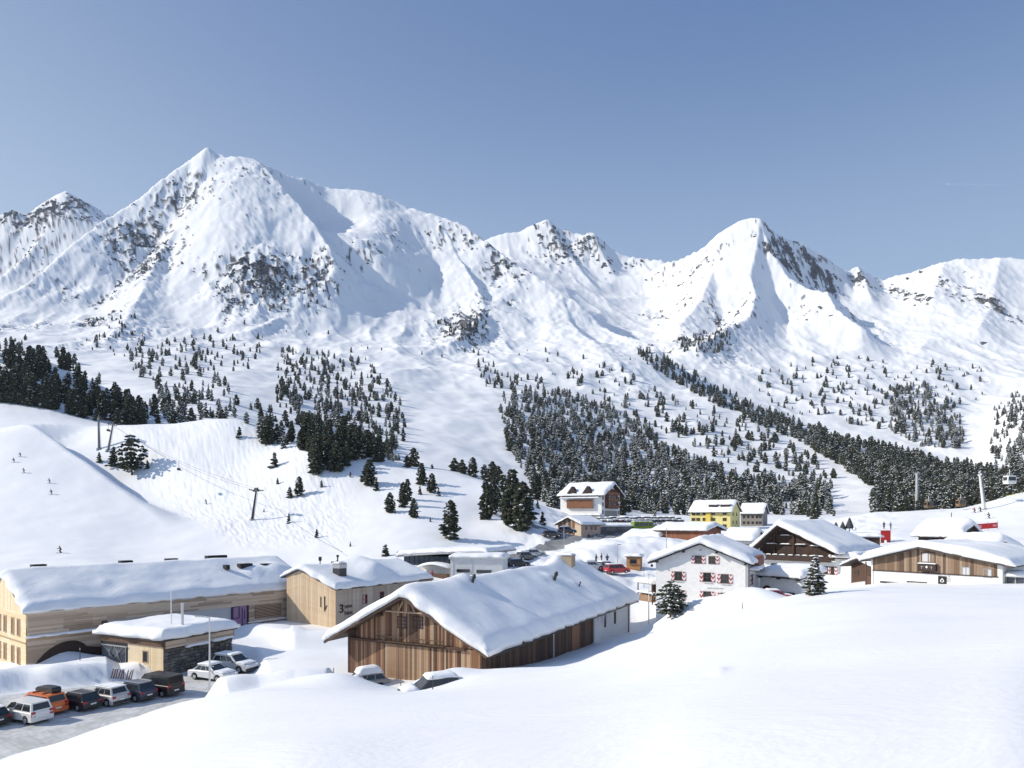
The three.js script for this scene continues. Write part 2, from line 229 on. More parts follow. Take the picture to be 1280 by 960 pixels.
// little scars on the open field
mound(897, 21.5, 0.30, 0.26, 0.16); mound(888, 21.9, 0.3, 0.2, -0.06); mound(960, 14, 0.5, 0.2, 0.03); mound(1165, 17, 0.7, 0.25, 0.04);
EXTRA.push((X, d, h, px) => { const w = 1 - sstep(45, 70, d); return w > 0 ? h + w * (n2b(X / 9, d / 5) * 0.03 + n2(X / 19, d / 9) * 0.10) * sstep(3, 10, d) : h; });
flat(LOT, -15.15, 1.6);
function buildGrid() {
  for (let j = 0; j < NR; j++) {
    const d = ROWS[j], f0 = d < 335 ? nearT(d) : null, sm = 26 * (1 - sstep(55, 85, d)), fn = f0 && sm > 1 ? (x) => (f0(x - 2 * sm) + 2 * f0(x - sm) + 3 * f0(x) + 2 * f0(x + sm) + f0(x + 2 * sm)) / 9 : f0, ff = d > 215 ? farT(d) : null, w = sstep(235, 325, d);
    for (let i = 0; i < NC; i++) {
      const px = COLS[i], X = (px - CX) / F * d;
      let h = 0, hf = 0, a = 0;
      if (ff) { hf = farHeight(X, d, ff(px)); a = sstep(500, 1100, d); const cr = nearCrest, kc = 0.15 + 0.85 * sstep(6, 80, cr), gy = a * sstep(0, 1, (hf - 90) / 200) * kc; hf += a * kc * ((ridged(X / 300, d / 300, 2) - 0.35) * 13 + fbm(X / 130, d / 130, 4) * 3.2) + gy * ((ridged((X + d * 0.2) / 110, d / 260, 3) - 0.4) * 7 + (ridged((X - d * 0.35) / 38, d / 70, 2) - 0.4) * 1.8) + a * (1 - kc) * fbm(X / 24, d / 24, 3) * 4 + sstep(330, 500, d) * (fbm(X / 90 + 40, d / 90, 3) * 3); }
      if (fn) h = w < 1 ? lerp(fn(px), hf, w) : hf; else h = hf;
      if (fn && d > 2) { h += fbm(X / 26 + 3, d / 26, 3) * 0.4 * sstep(8, 60, d); for (const f of EXTRA) h = f(X, d, h, px); }
      H[j * NC + i] = h;
    }
  }
}
buildGrid();
// first ground seen through a photo pixel
function pick(px, py, dmin = 2) {
  let i = 0; while (i < NC - 2 && COLS[i + 1] < px) i++;
  const t = (px - COLS[i]) / (COLS[i + 1] - COLS[i]); let py0 = 1e9, d0 = 0;
  for (let j = 0; j < NR; j++) {
    const d = ROWS[j], h = lerp(H[j * NC + i], H[j * NC + i + 1], t), y = HY - h * F / d;
    if (d >= dmin && y <= py) { const k = j && py0 > y ? clamp((py0 - py) / (py0 - y)) : 1, dd = lerp(d0 || d, d, k); return new THREE.Vector3((px - CX) / F * dd, groundY((px - CX) / F * dd, dd), -dd); }
    py0 = y; d0 = d;
  }
  return null;
}
function groundY(X, d) {
  const px = CX + X / d * F; let lo = 0, hi = NC - 1; while (hi - lo > 1) { const k = (lo + hi) >> 1; if (COLS[k] <= px) lo = k; else hi = k; }
  let a = 0, b = NR - 1; while (b - a > 1) { const k = (a + b) >> 1; if (ROWS[k] <= d) a = k; else b = k; }
  const t = clamp((px - COLS[lo]) / (COLS[hi] - COLS[lo])), u = clamp((d - ROWS[a]) / (ROWS[b] - ROWS[a]));
  return EYE + lerp(lerp(H[a * NC + lo], H[a * NC + hi], t), lerp(H[b * NC + lo], H[b * NC + hi], t), u);
}
// rock: places are read off the photograph, then kept as ground positions
const rockSpots = ROCKS.map(([px, py, rx, ry, s]) => { const p = pick(px, py, 500); if (!p) return null; const p2 = pick(px, py + ry * 0.7, 500) ?? p, p1 = pick(px, py - ry * 0.7, 500) ?? p; const d = -p.z; return [p.x, d, rx / F * d, clamp(Math.abs(p1.z - p2.z) * 0.75, ry / F * d * 0.9, ry / F * d * 3.2), s]; }).filter(Boolean);
function rockAt(X, d) { let w = 0; for (const [x, z, rx, rz, s] of rockSpots) { const u = (X - x) / rx, v = (d - z) / rz, q = u * u + v * v; if (q < 5) w = Math.max(w, s * Math.exp(-q * 0.8)); } return w; }
{
  const H2 = H.slice();
  for (let j = 1; j < NR - 1; j++) { const d = ROWS[j]; if (d < 480) continue;
    for (let i = 1; i < NC - 1; i++) {
      const px = COLS[i], X = (px - CX) / F * d, k = j * NC + i, b = rockAt(X, d);
      const dx = (COLS[i + 1] - COLS[i - 1]) / F * d, sx = (H[k + 1] - H[k - 1]) / dx, sz = (H[k + NC] - H[k - NC]) / (ROWS[j + 1] - ROWS[j - 1]) - sx * (px - CX) / F, st = Math.sqrt(sx * sx + sz * sz);
      const ru = (X + 0.55 * d) / 1.14, rv = (d - 0.55 * X) / 1.14, n = ridged(ru / 46, rv / 62, 3) * 0.95 + fbm(ru / 17, rv / 21, 3) * 0.85;
      const need = 1.2 - b * 0.9 - sstep(0.95, 1.6, st) * 0.2 * sstep(900, 1300, d);
      const m = sstep(need - 0.02, need + 0.09, n);
      ROCK[k] = m;
      if (b > 0.02) H2[k] += b * (fbm(ru / 40, rv / 44, 3) * 10 + (ridged(ru / 26, rv / 34, 2) - 0.4) * 8 + m * 4);
    } }
  H.set(H2);
}
function gridMesh(name, j0, j1, mat, colored) {
  const n = (j1 - j0 + 1), pos = new Float32Array(n * NC * 3), uv = new Float32Array(n * NC * 2), col = colored ? new Float32Array(n * NC * 3) : null, idx = new Uint32Array((n - 1) * (NC - 1) * 6);
  for (let j = j0; j <= j1; j++) for (let i = 0; i < NC; i++) {
    const d = ROWS[j], X = (COLS[i] - CX) / F * d, k = (j - j0) * NC + i, g = j * NC + i;
    pos[k * 3] = X; pos[k * 3 + 1] = EYE + H[g]; pos[k * 3 + 2] = -d; uv[k * 2] = X; uv[k * 2 + 1] = d;
    if (col) { const m = ROCK[g], v = 0.75 + 0.5 * (0.5 + 0.5 * n2(X / 9, d / 9)), f = 1 - 0.05 * (0.5 + 0.5 * n2b(X / 60, d / 60)); col[k * 3] = lerp(0.84 * f, 0.098 * v, m); col[k * 3 + 1] = lerp(0.85 * f, 0.100 * v, m); col[k * 3 + 2] = lerp(0.865 * f, 0.112 * v, m); }
  }
  let q = 0;
  for (let j = 0; j < n - 1; j++) for (let i = 0; i < NC - 1; i++) { const a = j * NC + i, b = a + 1, c = a + NC, e = c + 1; idx[q++] = a; idx[q++] = b; idx[q++] = c; idx[q++] = b; idx[q++] = e; idx[q++] = c; }
  const g = new THREE.BufferGeometry();
  g.setAttribute('position', new THREE.BufferAttribute(pos, 3)); g.setAttribute('uv', new THREE.BufferAttribute(uv, 2)); if (col) g.setAttribute('color', new THREE.BufferAttribute(col, 3));
  g.setIndex(new THREE.BufferAttribute(idx, 1)); g.computeVertexNormals();
  const m = new THREE.Mesh(g, mat); m.name = name; return addTop(m);
}
const noiseTex = (size, fn, srgb) => { const a = new Uint8Array(size * size * 4); for (let y = 0; y < size; y++) for (let x = 0; x < size; x++) { const v = fn(x / size, y / size), k = (y * size + x) * 4; if (typeof v === 'number') a[k] = a[k + 1] = a[k + 2] = clamp(v) * 255; else for (let c = 0; c < 3; c++) a[k + c] = clamp(v[c]) * 255; a[k + 3] = 255; } const t = new THREE.DataTexture(a, size, size); t.wrapS = t.wrapT = THREE.RepeatWrapping; t.magFilter = THREE.LinearFilter; t.minFilter = THREE.LinearMipmapLinearFilter; t.generateMipmaps = true; if (srgb) t.colorSpace = THREE.SRGBColorSpace; t.needsUpdate = true; return t; };
const tileN = (u, v, f, s = 0) => { const a = u * 2 * Math.PI, b = v * 2 * Math.PI, r = f / (2 * Math.PI); return n3(Math.cos(a) * r + s, Math.sin(a) * r + Math.cos(b) * r * 1.3, Math.sin(b) * r * 1.3 - s); };
const snowBump = noiseTex(512, (u, v) => 0.5 + 0.22 * tileN(u, v, 6) + 0.14 * tileN(u, v, 16, 9) + 0.1 * tileN(u, v, 40, 4) + 0.06 * tileN(u, v, 90, 2));
snowBump.repeat.set(1 / 9, 1 / 9);
const M = {};
M.snow = new THREE.MeshStandardMaterial({ color: lin(0.84, 0.85, 0.865), roughness: 0.9, bumpMap: snowBump, bumpScale: 0.022 });
M.mount = new THREE.MeshStandardMaterial({ vertexColors: true, roughness: 0.95 });
let jSplit = 0; while (ROWS[jSplit] < 320) jSplit++;
const ground = gridMesh('snow_ground', 0, jSplit, M.snow, false); tag(ground, 'deep smooth snow over the village slope and ski hill', 'snow', null, 'structure');
const mountains = gridMesh('mountain_terrain', jSplit, NR - 1, M.mount, true); tag(mountains, 'snow covered mountain range with dark rock outcrops', 'mountain', null, 'structure');

// ---------- trees ----------
const octa = (() => { const p = [[1, 0, 0], [-1, 0, 0], [0, 1, 0], [0, -1, 0], [0, 0, 1], [0, 0, -1]], f = [[0, 2, 4], [4, 2, 1], [1, 2, 5], [5, 2, 0], [4, 3, 0], [1, 3, 4], [5, 3, 1], [0, 3, 5]]; return { p, f }; })();
class TuftMesh {
  constructor() { this.pos = []; this.col = []; }
  tri(a, b, c, k) { this.pos.push(...a, ...b, ...c); for (let i = 0; i < 3; i++) this.col.push(k[0], k[1], k[2]); }
  tuft(x, y, z, dir, len, wid, hgt, k, R, half) { // a jagged, elongated clump of needles pointing along dir
    const c = Math.cos(dir), s = Math.sin(dir), pts = octa.p.map(([a, b, e]) => { const u = a * len * (0.75 + 0.5 * R()), v = e * wid * (0.7 + 0.6 * R()), w = b * hgt * (0.7 + 0.6 * R()) + (a > 0 ? -0.25 * hgt : 0.1 * hgt); return [x + u * c - v * s, y + w, z + u * s + v * c]; });
    for (let i = 0; i < (half ? 4 : 8); i++) { const f = octa.f[i], t = 0.8 + 0.4 * R(); this.tri(pts[f[0]], pts[f[1]], pts[f[2]], [k[0] * t, k[1] * t, k[2] * t]); }
  }
  geo() { const g = new THREE.BufferGeometry(); g.setAttribute('position', new THREE.Float32BufferAttribute(this.pos, 3)); g.setAttribute('color', new THREE.Float32BufferAttribute(this.col, 3)); g.computeVertexNormals(); return g; }
}
// a crown of unit height: profile 0 = stone pine (oval, lobed), 1 = spruce (pointed), 2 = open, branchy pine
function crownGeo(seed, n, profile, snow, big = 1) {
  const R = rng(seed), t = new TuftMesh(), lob = createNoise2D(rng(seed + 5)), y0 = profile === 2 ? 0.16 : 0.05;
  const rad = (y) => { const v = (y - y0) / (1 - y0); return profile === 1 ? 0.235 * Math.pow(1 - v, 0.85) * (0.85 + 0.15 * Math.sin(v * 40)) + 0.012 : profile === 2 ? 0.36 * Math.pow(Math.sin(Math.PI * clamp(0.18 + 0.8 * v)), 0.7) : 0.215 * Math.pow(Math.sin(Math.PI * clamp(0.22 + 0.76 * v)), 0.62); };
  for (let i = 0; i < n; i++) {
    let y = y0 + (1 - y0) * Math.pow((i + R()) / n, profile === 1 ? 1.25 : 0.95); if (profile !== 0) { const st = profile === 1 ? 13 : 9; y = lerp(y, (Math.round(y * st) + 0.3 * (R() - 0.5)) / st, 0.5); }
    y = clamp(y, y0, 0.985);
    const a = R() * Math.PI * 2, lobe = 0.72 + (profile === 2 ? 0.75 : 0.5) * lob(Math.cos(a) * 1.3 + y * 3.2, Math.sin(a) * 1.3 + y * 1.7), r = rad(y) * (0.35 + 0.65 * Math.sqrt(R())) * lobe;
    const s = (profile === 2 ? 0.052 : 0.047) * big * (0.7 + 0.7 * R()) * (1.15 - 0.5 * y), br = 0.65 + 0.7 * R(), g = R();
    const k = [0.030 * br + 0.012 * g, 0.037 * br + 0.010 * g, 0.024 * br];
    t.tuft(Math.cos(a) * r, y - r * 0.18, Math.sin(a) * r, a, s * 1.25, s * 0.85, s * 0.75, k, R);
    if (R() < snow) t.tuft(Math.cos(a) * r * 1.02, y - r * 0.18 + s * 0.5, Math.sin(a) * r * 1.02, a, s * 1.05, s * 0.75, s * 0.42, [0.80, 0.82, 0.85], R);
  }
  return t.geo();
}
function trunkGeo(seed, profile) {
  const R = rng(seed), parts = [], top = profile === 2 ? 0.9 : 0.8;
  const g = new THREE.CylinderGeometry(0.006, 0.024, top + 0.08, 7, 4); g.translate(0, top / 2 - 0.04, 0); parts.push(g);
  for (let i = 0; i < 9; i++) { const y = 0.14 + 0.07 * i, a = R() * 6.28, L = 0.16 * (1.1 - y), b = new THREE.CylinderGeometry(0.003, 0.007, L, 4); b.translate(0, L / 2, 0); b.rotateZ(-1.25); b.rotateY(a); b.translate(0, y, 0); parts.push(b); }
  const m = mergeGeometries(parts.map((p) => { p.deleteAttribute('uv'); return p.toNonIndexed(); })); m.computeVertexNormals(); return m;
}
M.crown = new THREE.MeshStandardMaterial({ vertexColors: true, roughness: 0.95 });
M.bark = new THREE.MeshStandardMaterial({ color: lin(0.07, 0.05, 0.038), roughness: 0.95 });
const KINDS = [ // near crowns
  { c: crownGeo(101, 330, 0, 0.05), t: trunkGeo(1, 0) }, { c: crownGeo(102, 330, 0, 0.09), t: trunkGeo(2, 0) }, { c: crownGeo(103, 300, 1, 0.05), t: trunkGeo(3, 1) }, { c: crownGeo(104, 320, 0, 0.30), t: trunkGeo(4, 0) }, { c: crownGeo(105, 300, 1, 0.38), t: trunkGeo(5, 1) }, { c: crownGeo(106, 420, 2, 0.07, 0.9), t: trunkGeo(6, 2) },
  { c: crownGeo(107, 620, 1, 0.42, 0.85), t: trunkGeo(7, 1) }, { c: crownGeo(108, 560, 2, 0.36, 0.9), t: trunkGeo(8, 2) },
];
const FARKINDS = [crownGeo(201, 75, 0, 0.16, 1.9), crownGeo(202, 75, 0, 0.26, 1.8), crownGeo(203, 70, 1, 0.16, 1.9), crownGeo(204, 80, 0, 0.62, 1.6), crownGeo(205, 76, 1, 0.7, 1.6)];
const TREES = []; // { p, h, kind, w, turn, label, group }
function plant(p, h, kind, label, group, wide = 1) { TREES.push({ p, h, kind, w: wide * (0.85 + 0.3 * R0()), turn: R0() * 6.28, label, group, tilt: (R0() - 0.5) * 0.06 }); }
function plantAt(px, py, hpx, kind, label, group, wide = 1, dmin = 100) { const p = pick(px, py, dmin); if (p) plant(p, hpx / F * -p.z, kind, label, group, wide); }
const inPoly = (poly, x, y) => { let c = false; for (let i = 0, j = poly.length - 1; i < poly.length; j = i++) { const [xi, yi] = poly[i], [xj, yj] = poly[j]; if ((yi > y) !== (yj > y) && x < (xj - xi) * (y - yi) / (yj - yi) + xi) c = !c; } return c; };
function wood(poly, count, kinds, hts, label, group, clump = 0.25, dmin = 250, scale = 22) { // trees rooted on the ground seen inside that outline
  const xs = poly.map((p) => p[0]), ys = poly.map((p) => p[1]), x0 = Math.min(...xs), x1 = Math.max(...xs), y0 = Math.min(...ys), y1 = Math.max(...ys), R = rng(count * 31 + Math.round(x0) + Math.round(y1) * 7);
  let made = 0;
  for (let k = 0; k < count * 14 && made < count; k++) {
    const x = lerp(x0, x1, R()), y = lerp(y0, y1, R()); if (!inPoly(poly, x, y)) continue;
    if (0.5 + 0.5 * n2(x / scale + 7, y / (scale * 0.7)) + 0.3 * (R() - 0.5) < clump) continue;
    const p = pick(x, y, dmin); if (!p) continue;
    made++; TREES.push({ p, h: lerp(hts[0] * 0.62, hts[1], Math.pow(R(), 1.5)) * (-p.z > 335 ? 0.86 : 1), kind: kinds[Math.floor(R() * kinds.length)], w: 0.72 + 0.55 * R(), turn: R() * 6.28, tilt: (R() - 0.5) * 0.12, label, group });
  }
}
// single trees on the ski hill
plantAt(165, 593, 50, 5, 'large spreading pine standing alone on the ski slope below two lift towers', null, 1.15);
plantAt(142, 583, 25, 2, 'small pointed conifer close beside the large spreading pine on the ski slope', null, 1.3);
plantAt(124, 578, 13, 2, 'tiny conifer below the lift towers beside the large spreading pine', null, 1.3);
plantAt(184, 586, 11, 2, 'tiny dark conifer at the foot of the large spreading pine', null, 1.2);
const loneL = 'small dark stone pine standing apart on the open ski slope', loneG = 'lone pines on the ski slope';
for (const [x, y, h, w] of [[299, 547, 14, 1.1], [343, 584, 19, 1.5], [347, 605, 8, 1.2], [362, 622, 14, 1.4], [374, 620, 25, 1.3], [402, 609, 9, 1.1], [438, 596, 7, 1], [461, 607, 34, 1.2], [470, 613, 16, 1], [488, 641, 26, 1.35], [504, 634, 32, 1.2], [509, 626, 28, 1.1], [517, 647, 25, 1.1], [527, 606, 28, 1.2], [540, 616, 25, 1.15], [548, 620, 11, 1], [525, 618, 11, 1], [396, 672, 11, 1.1], [361, 654, 13, 1], [482, 695, 15, 1.4], [497, 696, 7, 1.2], [672, 635, 11, 1], [678, 656, 17, 1.2], [538, 652, 6, 1], [438, 683, 6, 1], [330, 640, 5, 1]]) plantAt(x, y, h, h > 22 ? (x % 2 ? 0 : 1) : 2, loneL, loneG, w);
plantAt(563, 674, 50, 1, 'tall dense pine at the foot of the ski slope above the lift station', null, 1.25);
const grpL = 'tall old stone pine in the group beside the brown hotel', grpG = 'pines beside the brown hotel';
for (const [x, y, h, k, w] of [[608, 649, 52, 0, 1], [616, 642, 44, 1, 0.9], [629, 640, 48, 3, 1], [641, 655, 70, 0, 1.15], [653, 663, 62, 1, 1.1], [634, 652, 40, 3, 1], [669, 624, 34, 1, 1.3], [685, 624, 27, 0, 1.2], [661, 650, 30, 0, 1]]) plantAt(x, y, h, k, grpL, grpG, w);
const crestL = 'bushy pine on the crest of the ski hill', crestG = 'pines along the hill crest';
for (const [x, y, h] of [[517, 583, 24], [509, 584, 15], [568, 589, 17], [575, 590, 12], [591, 596, 25], [606, 600, 20], [615, 603, 27], [622, 606, 24], [578, 592, 18], [540, 586, 6]]) plantAt(x, y, h, x % 3 ? 0 : 1, crestL, crestG, 1.5);
// the wooded knoll
wood([[302, 520], [318, 508], [345, 512], [368, 540], [366, 563], [330, 556], [304, 540]], 38, [0, 1, 0, 3], [6, 11], 'stone pine on the snowy knoll, in the lighter stand of trees', 'pines of the lighter stand', 0, 150);
wood([[372, 530], [400, 520], [440, 530], [478, 560], [476, 582], [440, 578], [412, 598], [392, 592], [378, 570]], 72, [0, 0, 1, 0], [8, 13], 'dark stone pine in the dense wood on the knoll', 'pines of the dense knoll wood', 0, 150);
// dark wooded shoulder behind the hill
wood([[-60, 440], [0, 430], [30, 424], [75, 446], [120, 470], [170, 505], [212, 532], [-60, 536]], 250, [0, 0, 1, 0], [10, 16], 'dark stone pine on the wooded shoulder behind the lift towers', 'pines on the wooded shoulder', 0.30, 330, 26);
// frosted and open woods on the mountain's foot
wood([[160, 440], [245, 420], [262, 460], [300, 500], [300, 532], [215, 534], [175, 500]], 190, [3, 4, 3, 0], [8, 14], 'frosted conifer in the wood below the main summit', 'frosted conifers below the main summit', 0.2, 335);
wood([[100, 400], [170, 395], [190, 440], [160, 450], [110, 440]], 60, [0, 1], [6, 11], 'small pine among the rocks under the main summit', 'small pines among rocks', 0.35, 400);
wood([[225, 425], [330, 420], [345, 445], [300, 470], [240, 460]], 46, [0, 1], [8, 14], 'small pine among the rocks under the main summit', 'small pines among rocks', 0.5, 400, 14);
wood([[346, 440], [372, 435], [410, 446], [452, 444], [476, 470], [505, 510], [506, 545], [498, 580], [430, 560], [370, 525], [345, 505]], 520, [3, 0, 1, 4, 0], [7, 13], 'conifer in the open wood behind the knoll', 'conifers behind the knoll', 0.28, 330, 18);
wood([[590, 458], [600, 448], [640, 472], [668, 470], [700, 482], [640, 500], [600, 480]], 60, [0, 1], [8, 13], 'pine at the upper edge of the valley forest', 'upper edge of the valley forest', 0.2, 400);
wood([[625, 495], [700, 492], [760, 510], [800, 530], [850, 568], [900, 590], [960, 600], [1035, 618], [1040, 645], [690, 645], [668, 612], [640, 570], [625, 540]], 2100, [3, 0, 4, 1, 3], [8, 15], 'frosted conifer in the valley forest behind the village', 'valley forest conifers', 0.16, 335, 30);
wood([[690, 470], [760, 455], [850, 500], [930, 525], [1000, 560], [1050, 600], [1030, 620], [940, 590], [860, 560], [760, 505]], 300, [0, 1, 0, 3], [8, 14], 'scattered pine on the open slope above the valley forest', 'scattered slope pines', 0.5, 400, 17);
wood([[795, 436], [840, 450], [880, 476], [930, 500], [990, 526], [1050, 546], [1135, 570], [1240, 588], [1240, 604], [1130, 600], [1050, 580], [1000, 552], [930, 524], [860, 488], [800, 450]], 1050, [0, 1, 0, 1], [9, 15], 'dark pine along the forested spur', 'spur forest pines', 0.08, 500, 24);
wood([[1000, 552], [1050, 572], [1130, 594], [1240, 596], [1300, 600], [1300, 645], [1090, 645], [1095, 612], [1060, 590]], 1800, [0, 1, 3, 0], [8, 15], 'dark pine in the valley forest beside the piste', 'forest beside the piste', 0.05, 335, 24);
wood([[1112, 486], [1150, 480], [1200, 505], [1205, 560], [1150, 560], [1112, 540]], 340, [3, 4, 0], [11, 17], 'frosted conifer on the far sunny slope', 'frosted conifers on the far slope', 0.18, 700);
wood([[1244, 500], [1262, 488], [1300, 500], [1300, 605], [1244, 600], [1238, 550]], 240, [3, 4, 0], [9, 15], 'frosted conifer on the steep slope beside the gondola line', 'frosted conifers by the gondola line', 0.12, 600);
wood([[940, 465], [1020, 440], [1120, 455], [1230, 455], [1235, 500], [1180, 520], [1120, 540], [1050, 530], [980, 520], [940, 490]], 260, [0, 1], [9, 16], 'far pine scattered over the sunny slope', 'far scattered pines', 0.62, 800, 13);
wood([[845, 425], [900, 410], [925, 425], [900, 442], [850, 440]], 110, [0, 1], [9, 15], 'far pine scattered over the sunny slope', 'far scattered pines', 0.25, 1200, 14);
wood([[250, 400], [520, 420], [600, 430], [790, 450], [700, 480], [600, 450], [450, 440], [300, 460]], 40, [0, 1], [6, 11], 'far pine scattered over the sunny slope', 'far scattered pines', 0.5, 500, 20);
wood([[540, 400], [610, 395], [612, 425], [560, 430]], 60, [0, 1], [7, 13], 'small pine on the dark rocky knob', 'pines on the rocky knob', 0.2, 900);
wood([[280, 330], [420, 320], [430, 380], [330, 390]], 110, [0, 1], [6, 12], 'small pine on the rock band of the main mountain', 'pines on the rock band', 0.35, 900, 12);
// valley-side trees by the village edge
wood([[1005, 640], [1040, 628], [1052, 640], [1040, 650], [1008, 650]], 12, [0, 1], [6, 10], 'short dark pine at the forest edge above the village', 'short pines at the forest edge', 0, 250);

// ---------- crags and boulders standing out of the snow on the rocky faces ----------
{
  const geos = [0, 1, 2, 3].map((k) => { const g = new THREE.IcosahedronGeometry(1, 1), p = g.attributes.position; for (let i = 0; i < p.count; i++) { const x = p.getX(i), y = p.getY(i), z = p.getZ(i), q = 0.72 + 0.42 * n3(x * 1.3 + k * 7, y * 1.3, z * 1.3 - k) + 0.22 * n3(x * 3.1, y * 3.1 + k * 3, z * 3.1); p.setXYZ(i, x * q, y * q * 0.85, z * q); } g.computeVertexNormals(); return g; });
  M.crag = new THREE.MeshStandardMaterial({ color: lin(.105, .107, .118), roughness: 0.95 });
  const R = rng(515), spots = [];
  for (let tries = 0; tries < 260000 && spots.length < 12000; tries++) {
    const s = rockSpots[Math.floor(R() * rockSpots.length)], a = R() * 6.283, r = Math.sqrt(R()) * 1.9, X = s[0] + Math.cos(a) * r * s[2], d = s[1] + Math.sin(a) * r * s[3];
    if (d < 500 || d > 2680) continue;
    const b = rockAt(X, d), ru = (X + 0.55 * d) / 1.14, rv = (d - 0.55 * X) / 1.14, n = 0.62 * ridged(ru / 60, rv / 80, 2) + 0.5 * (0.5 + 0.5 * n2b(ru / 24 + 9, rv / 30)) + 0.12 * R();
    if (n < 0.99 - 0.50 * b || R() > 0.3 + 0.5 * b) continue;
    spots.push([X, d, b]);
  }
  const grp = new THREE.Group(); grp.name = 'mountain_rocks'; tag(grp, 'dark rock crags scattered over the snowy mountain faces', 'rock', null, 'stuff');
  const mt = new THREE.Matrix4(), q = new THREE.Quaternion(), e = new THREE.Euler(), c = new THREE.Color();
  geos.forEach((g, k) => { const mine = spots.filter((_, i) => i % 4 === k), m = new THREE.InstancedMesh(g, M.crag, mine.length); m.name = 'crags'; mine.forEach(([X, d, b], i) => { const sz = (1.3 + 3.8 * R() * R() * R() + 1.2 * b * R()) * d / 1600 * (0.75 + 0.4 * R()), y = groundY(X, d); mt.compose(new THREE.Vector3(X, y + sz * 0.1, -d), q.setFromEuler(e.set(R() * 0.8, R() * 6.28, R() * 0.8)), new THREE.Vector3(sz * (0.9 + 0.9 * R()), sz * (0.6 + 0.7 * R()), sz * (0.8 + 0.5 * R()))); m.setMatrixAt(i, mt); const v = 0.65 + 0.75 * R(); m.setColorAt(i, c.setRGB(v, v, v)); }); m.userData.kind = 'stuff'; grp.add(m); });
  addTop(grp);
}

// ---------- building kit ----------
const UBOX = new THREE.BoxGeometry(1, 1, 1);
const bx = (w, h, d, x = 0, y = 0, z = 0) => new THREE.BoxGeometry(w, h, d).translate(x, y, z);
const merge = (list) => mergeGeometries(list.map((g) => (g.index ? g.toNonIndexed() : g)));
const bar = (a, b, r, n = 6) => { const v = new THREE.Vector3().subVectors(b, a), g = new THREE.CylinderGeometry(r, r, v.length(), n); g.applyQuaternion(new THREE.Quaternion().setFromUnitVectors(new THREE.Vector3(0, 1, 0), v.clone().normalize())); return g.translate((a.x + b.x) / 2, (a.y + b.y) / 2, (a.z + b.z) / 2); };
const V = (x, y, z) => new THREE.Vector3(x, y, z);
function part(parent, name, geo, mat, pos, scale, rotY) { const m = new THREE.Mesh(geo, mat); m.name = name; if (pos) m.position.set(...pos); if (scale) m.scale.set(...scale); if (rotY) m.rotation.y = rotY; parent.add(m); return m; }
const grainV = noiseTex(256, (u, v) => { const s = 0.5 + 0.5 * tileN(u, v * 0.12, 26, 3), f = 0.5 + 0.5 * tileN(u, v * 0.3, 60, 8), k = 0.5 + 0.5 * tileN(u, v, 5, 1), st = 0.5 + 0.5 * tileN(u, v, 14, 6); return 0.80 + 0.16 * s + 0.08 * f + 0.05 * k - 0.24 * st * st; }, true);
const grainH = noiseTex(256, (v, u) => { const s = 0.5 + 0.5 * tileN(u, v * 0.12, 26, 3), f = 0.5 + 0.5 * tileN(u, v * 0.3, 60, 8), k = 0.5 + 0.5 * tileN(u, v, 5, 1); return 0.80 + 0.15 * s + 0.07 * f + 0.04 * k; }, true);
const mottle = noiseTex(256, (u, v) => 0.955 + 0.02 * tileN(u, v, 5) + 0.018 * tileN(u, v, 18, 5) + 0.015 * tileN(u, v, 60, 3), true); mottle.repeat.set(0.25, 0.25);
const std = (r, g, b, o = {}) => new THREE.MeshStandardMaterial({ color: lin(r, g, b), roughness: 0.85, ...o });
const woods = (list, map) => list.map(([r, g, b]) => std(r, g, b, { map, bumpMap: map, bumpScale: 0.006 }));
const W = {
  barn: woods([[.368, .192, .108], [.224, .112, .064], [.480, .304, .192], [.104, .056, .036], [.560, .400, .272], [.400, .232, .136], [.288, .144, .080], [.160, .096, .068]], grainV),
  barnDark: woods([[.115, .064, .043], [.085, .048, .034], [.145, .085, .055], [.072, .043, .032], [.178, .106, .068]], grainV),
  barnDoor: woods([[.476, .306, .187], [.357, .221, .136], [.561, .399, .272], [.255, .153, .093]], grainV),
  larchSunlit: woods([[.86, .66, .44], [.78, .58, .37], [.90, .71, .50], [.82, .61, .40]], grainV),  // guesthouse side towards the sun: sunlit warmth put into the board colour
  larchShadeGrey: woods([[.54, .45, .365], [.46, .38, .305], [.60, .51, .415], [.50, .42, .34]], grainV),  // same boards on the shaded front: shade put into the colour as grey
  larchH: woods([[.621, .485, .359], [.533, .407, .301], [.679, .543, .417], [.446, .335, .242], [.718, .582, .451]], grainH),  // hotel front lies in shade: its greyer, darker look is in the colour
  larchSunlitH: woods([[.92, .73, .47], [.88, .68, .42], [.93, .77, .53]], grainH),  // same cladding on sun-facing walls: sunlight put into the paler, yellower tone
  chalet: woods([[.344, .234, .156], [.254, .164, .107], [.459, .336, .238], [.172, .107, .074], [.385, .271, .189]], grainV),
};
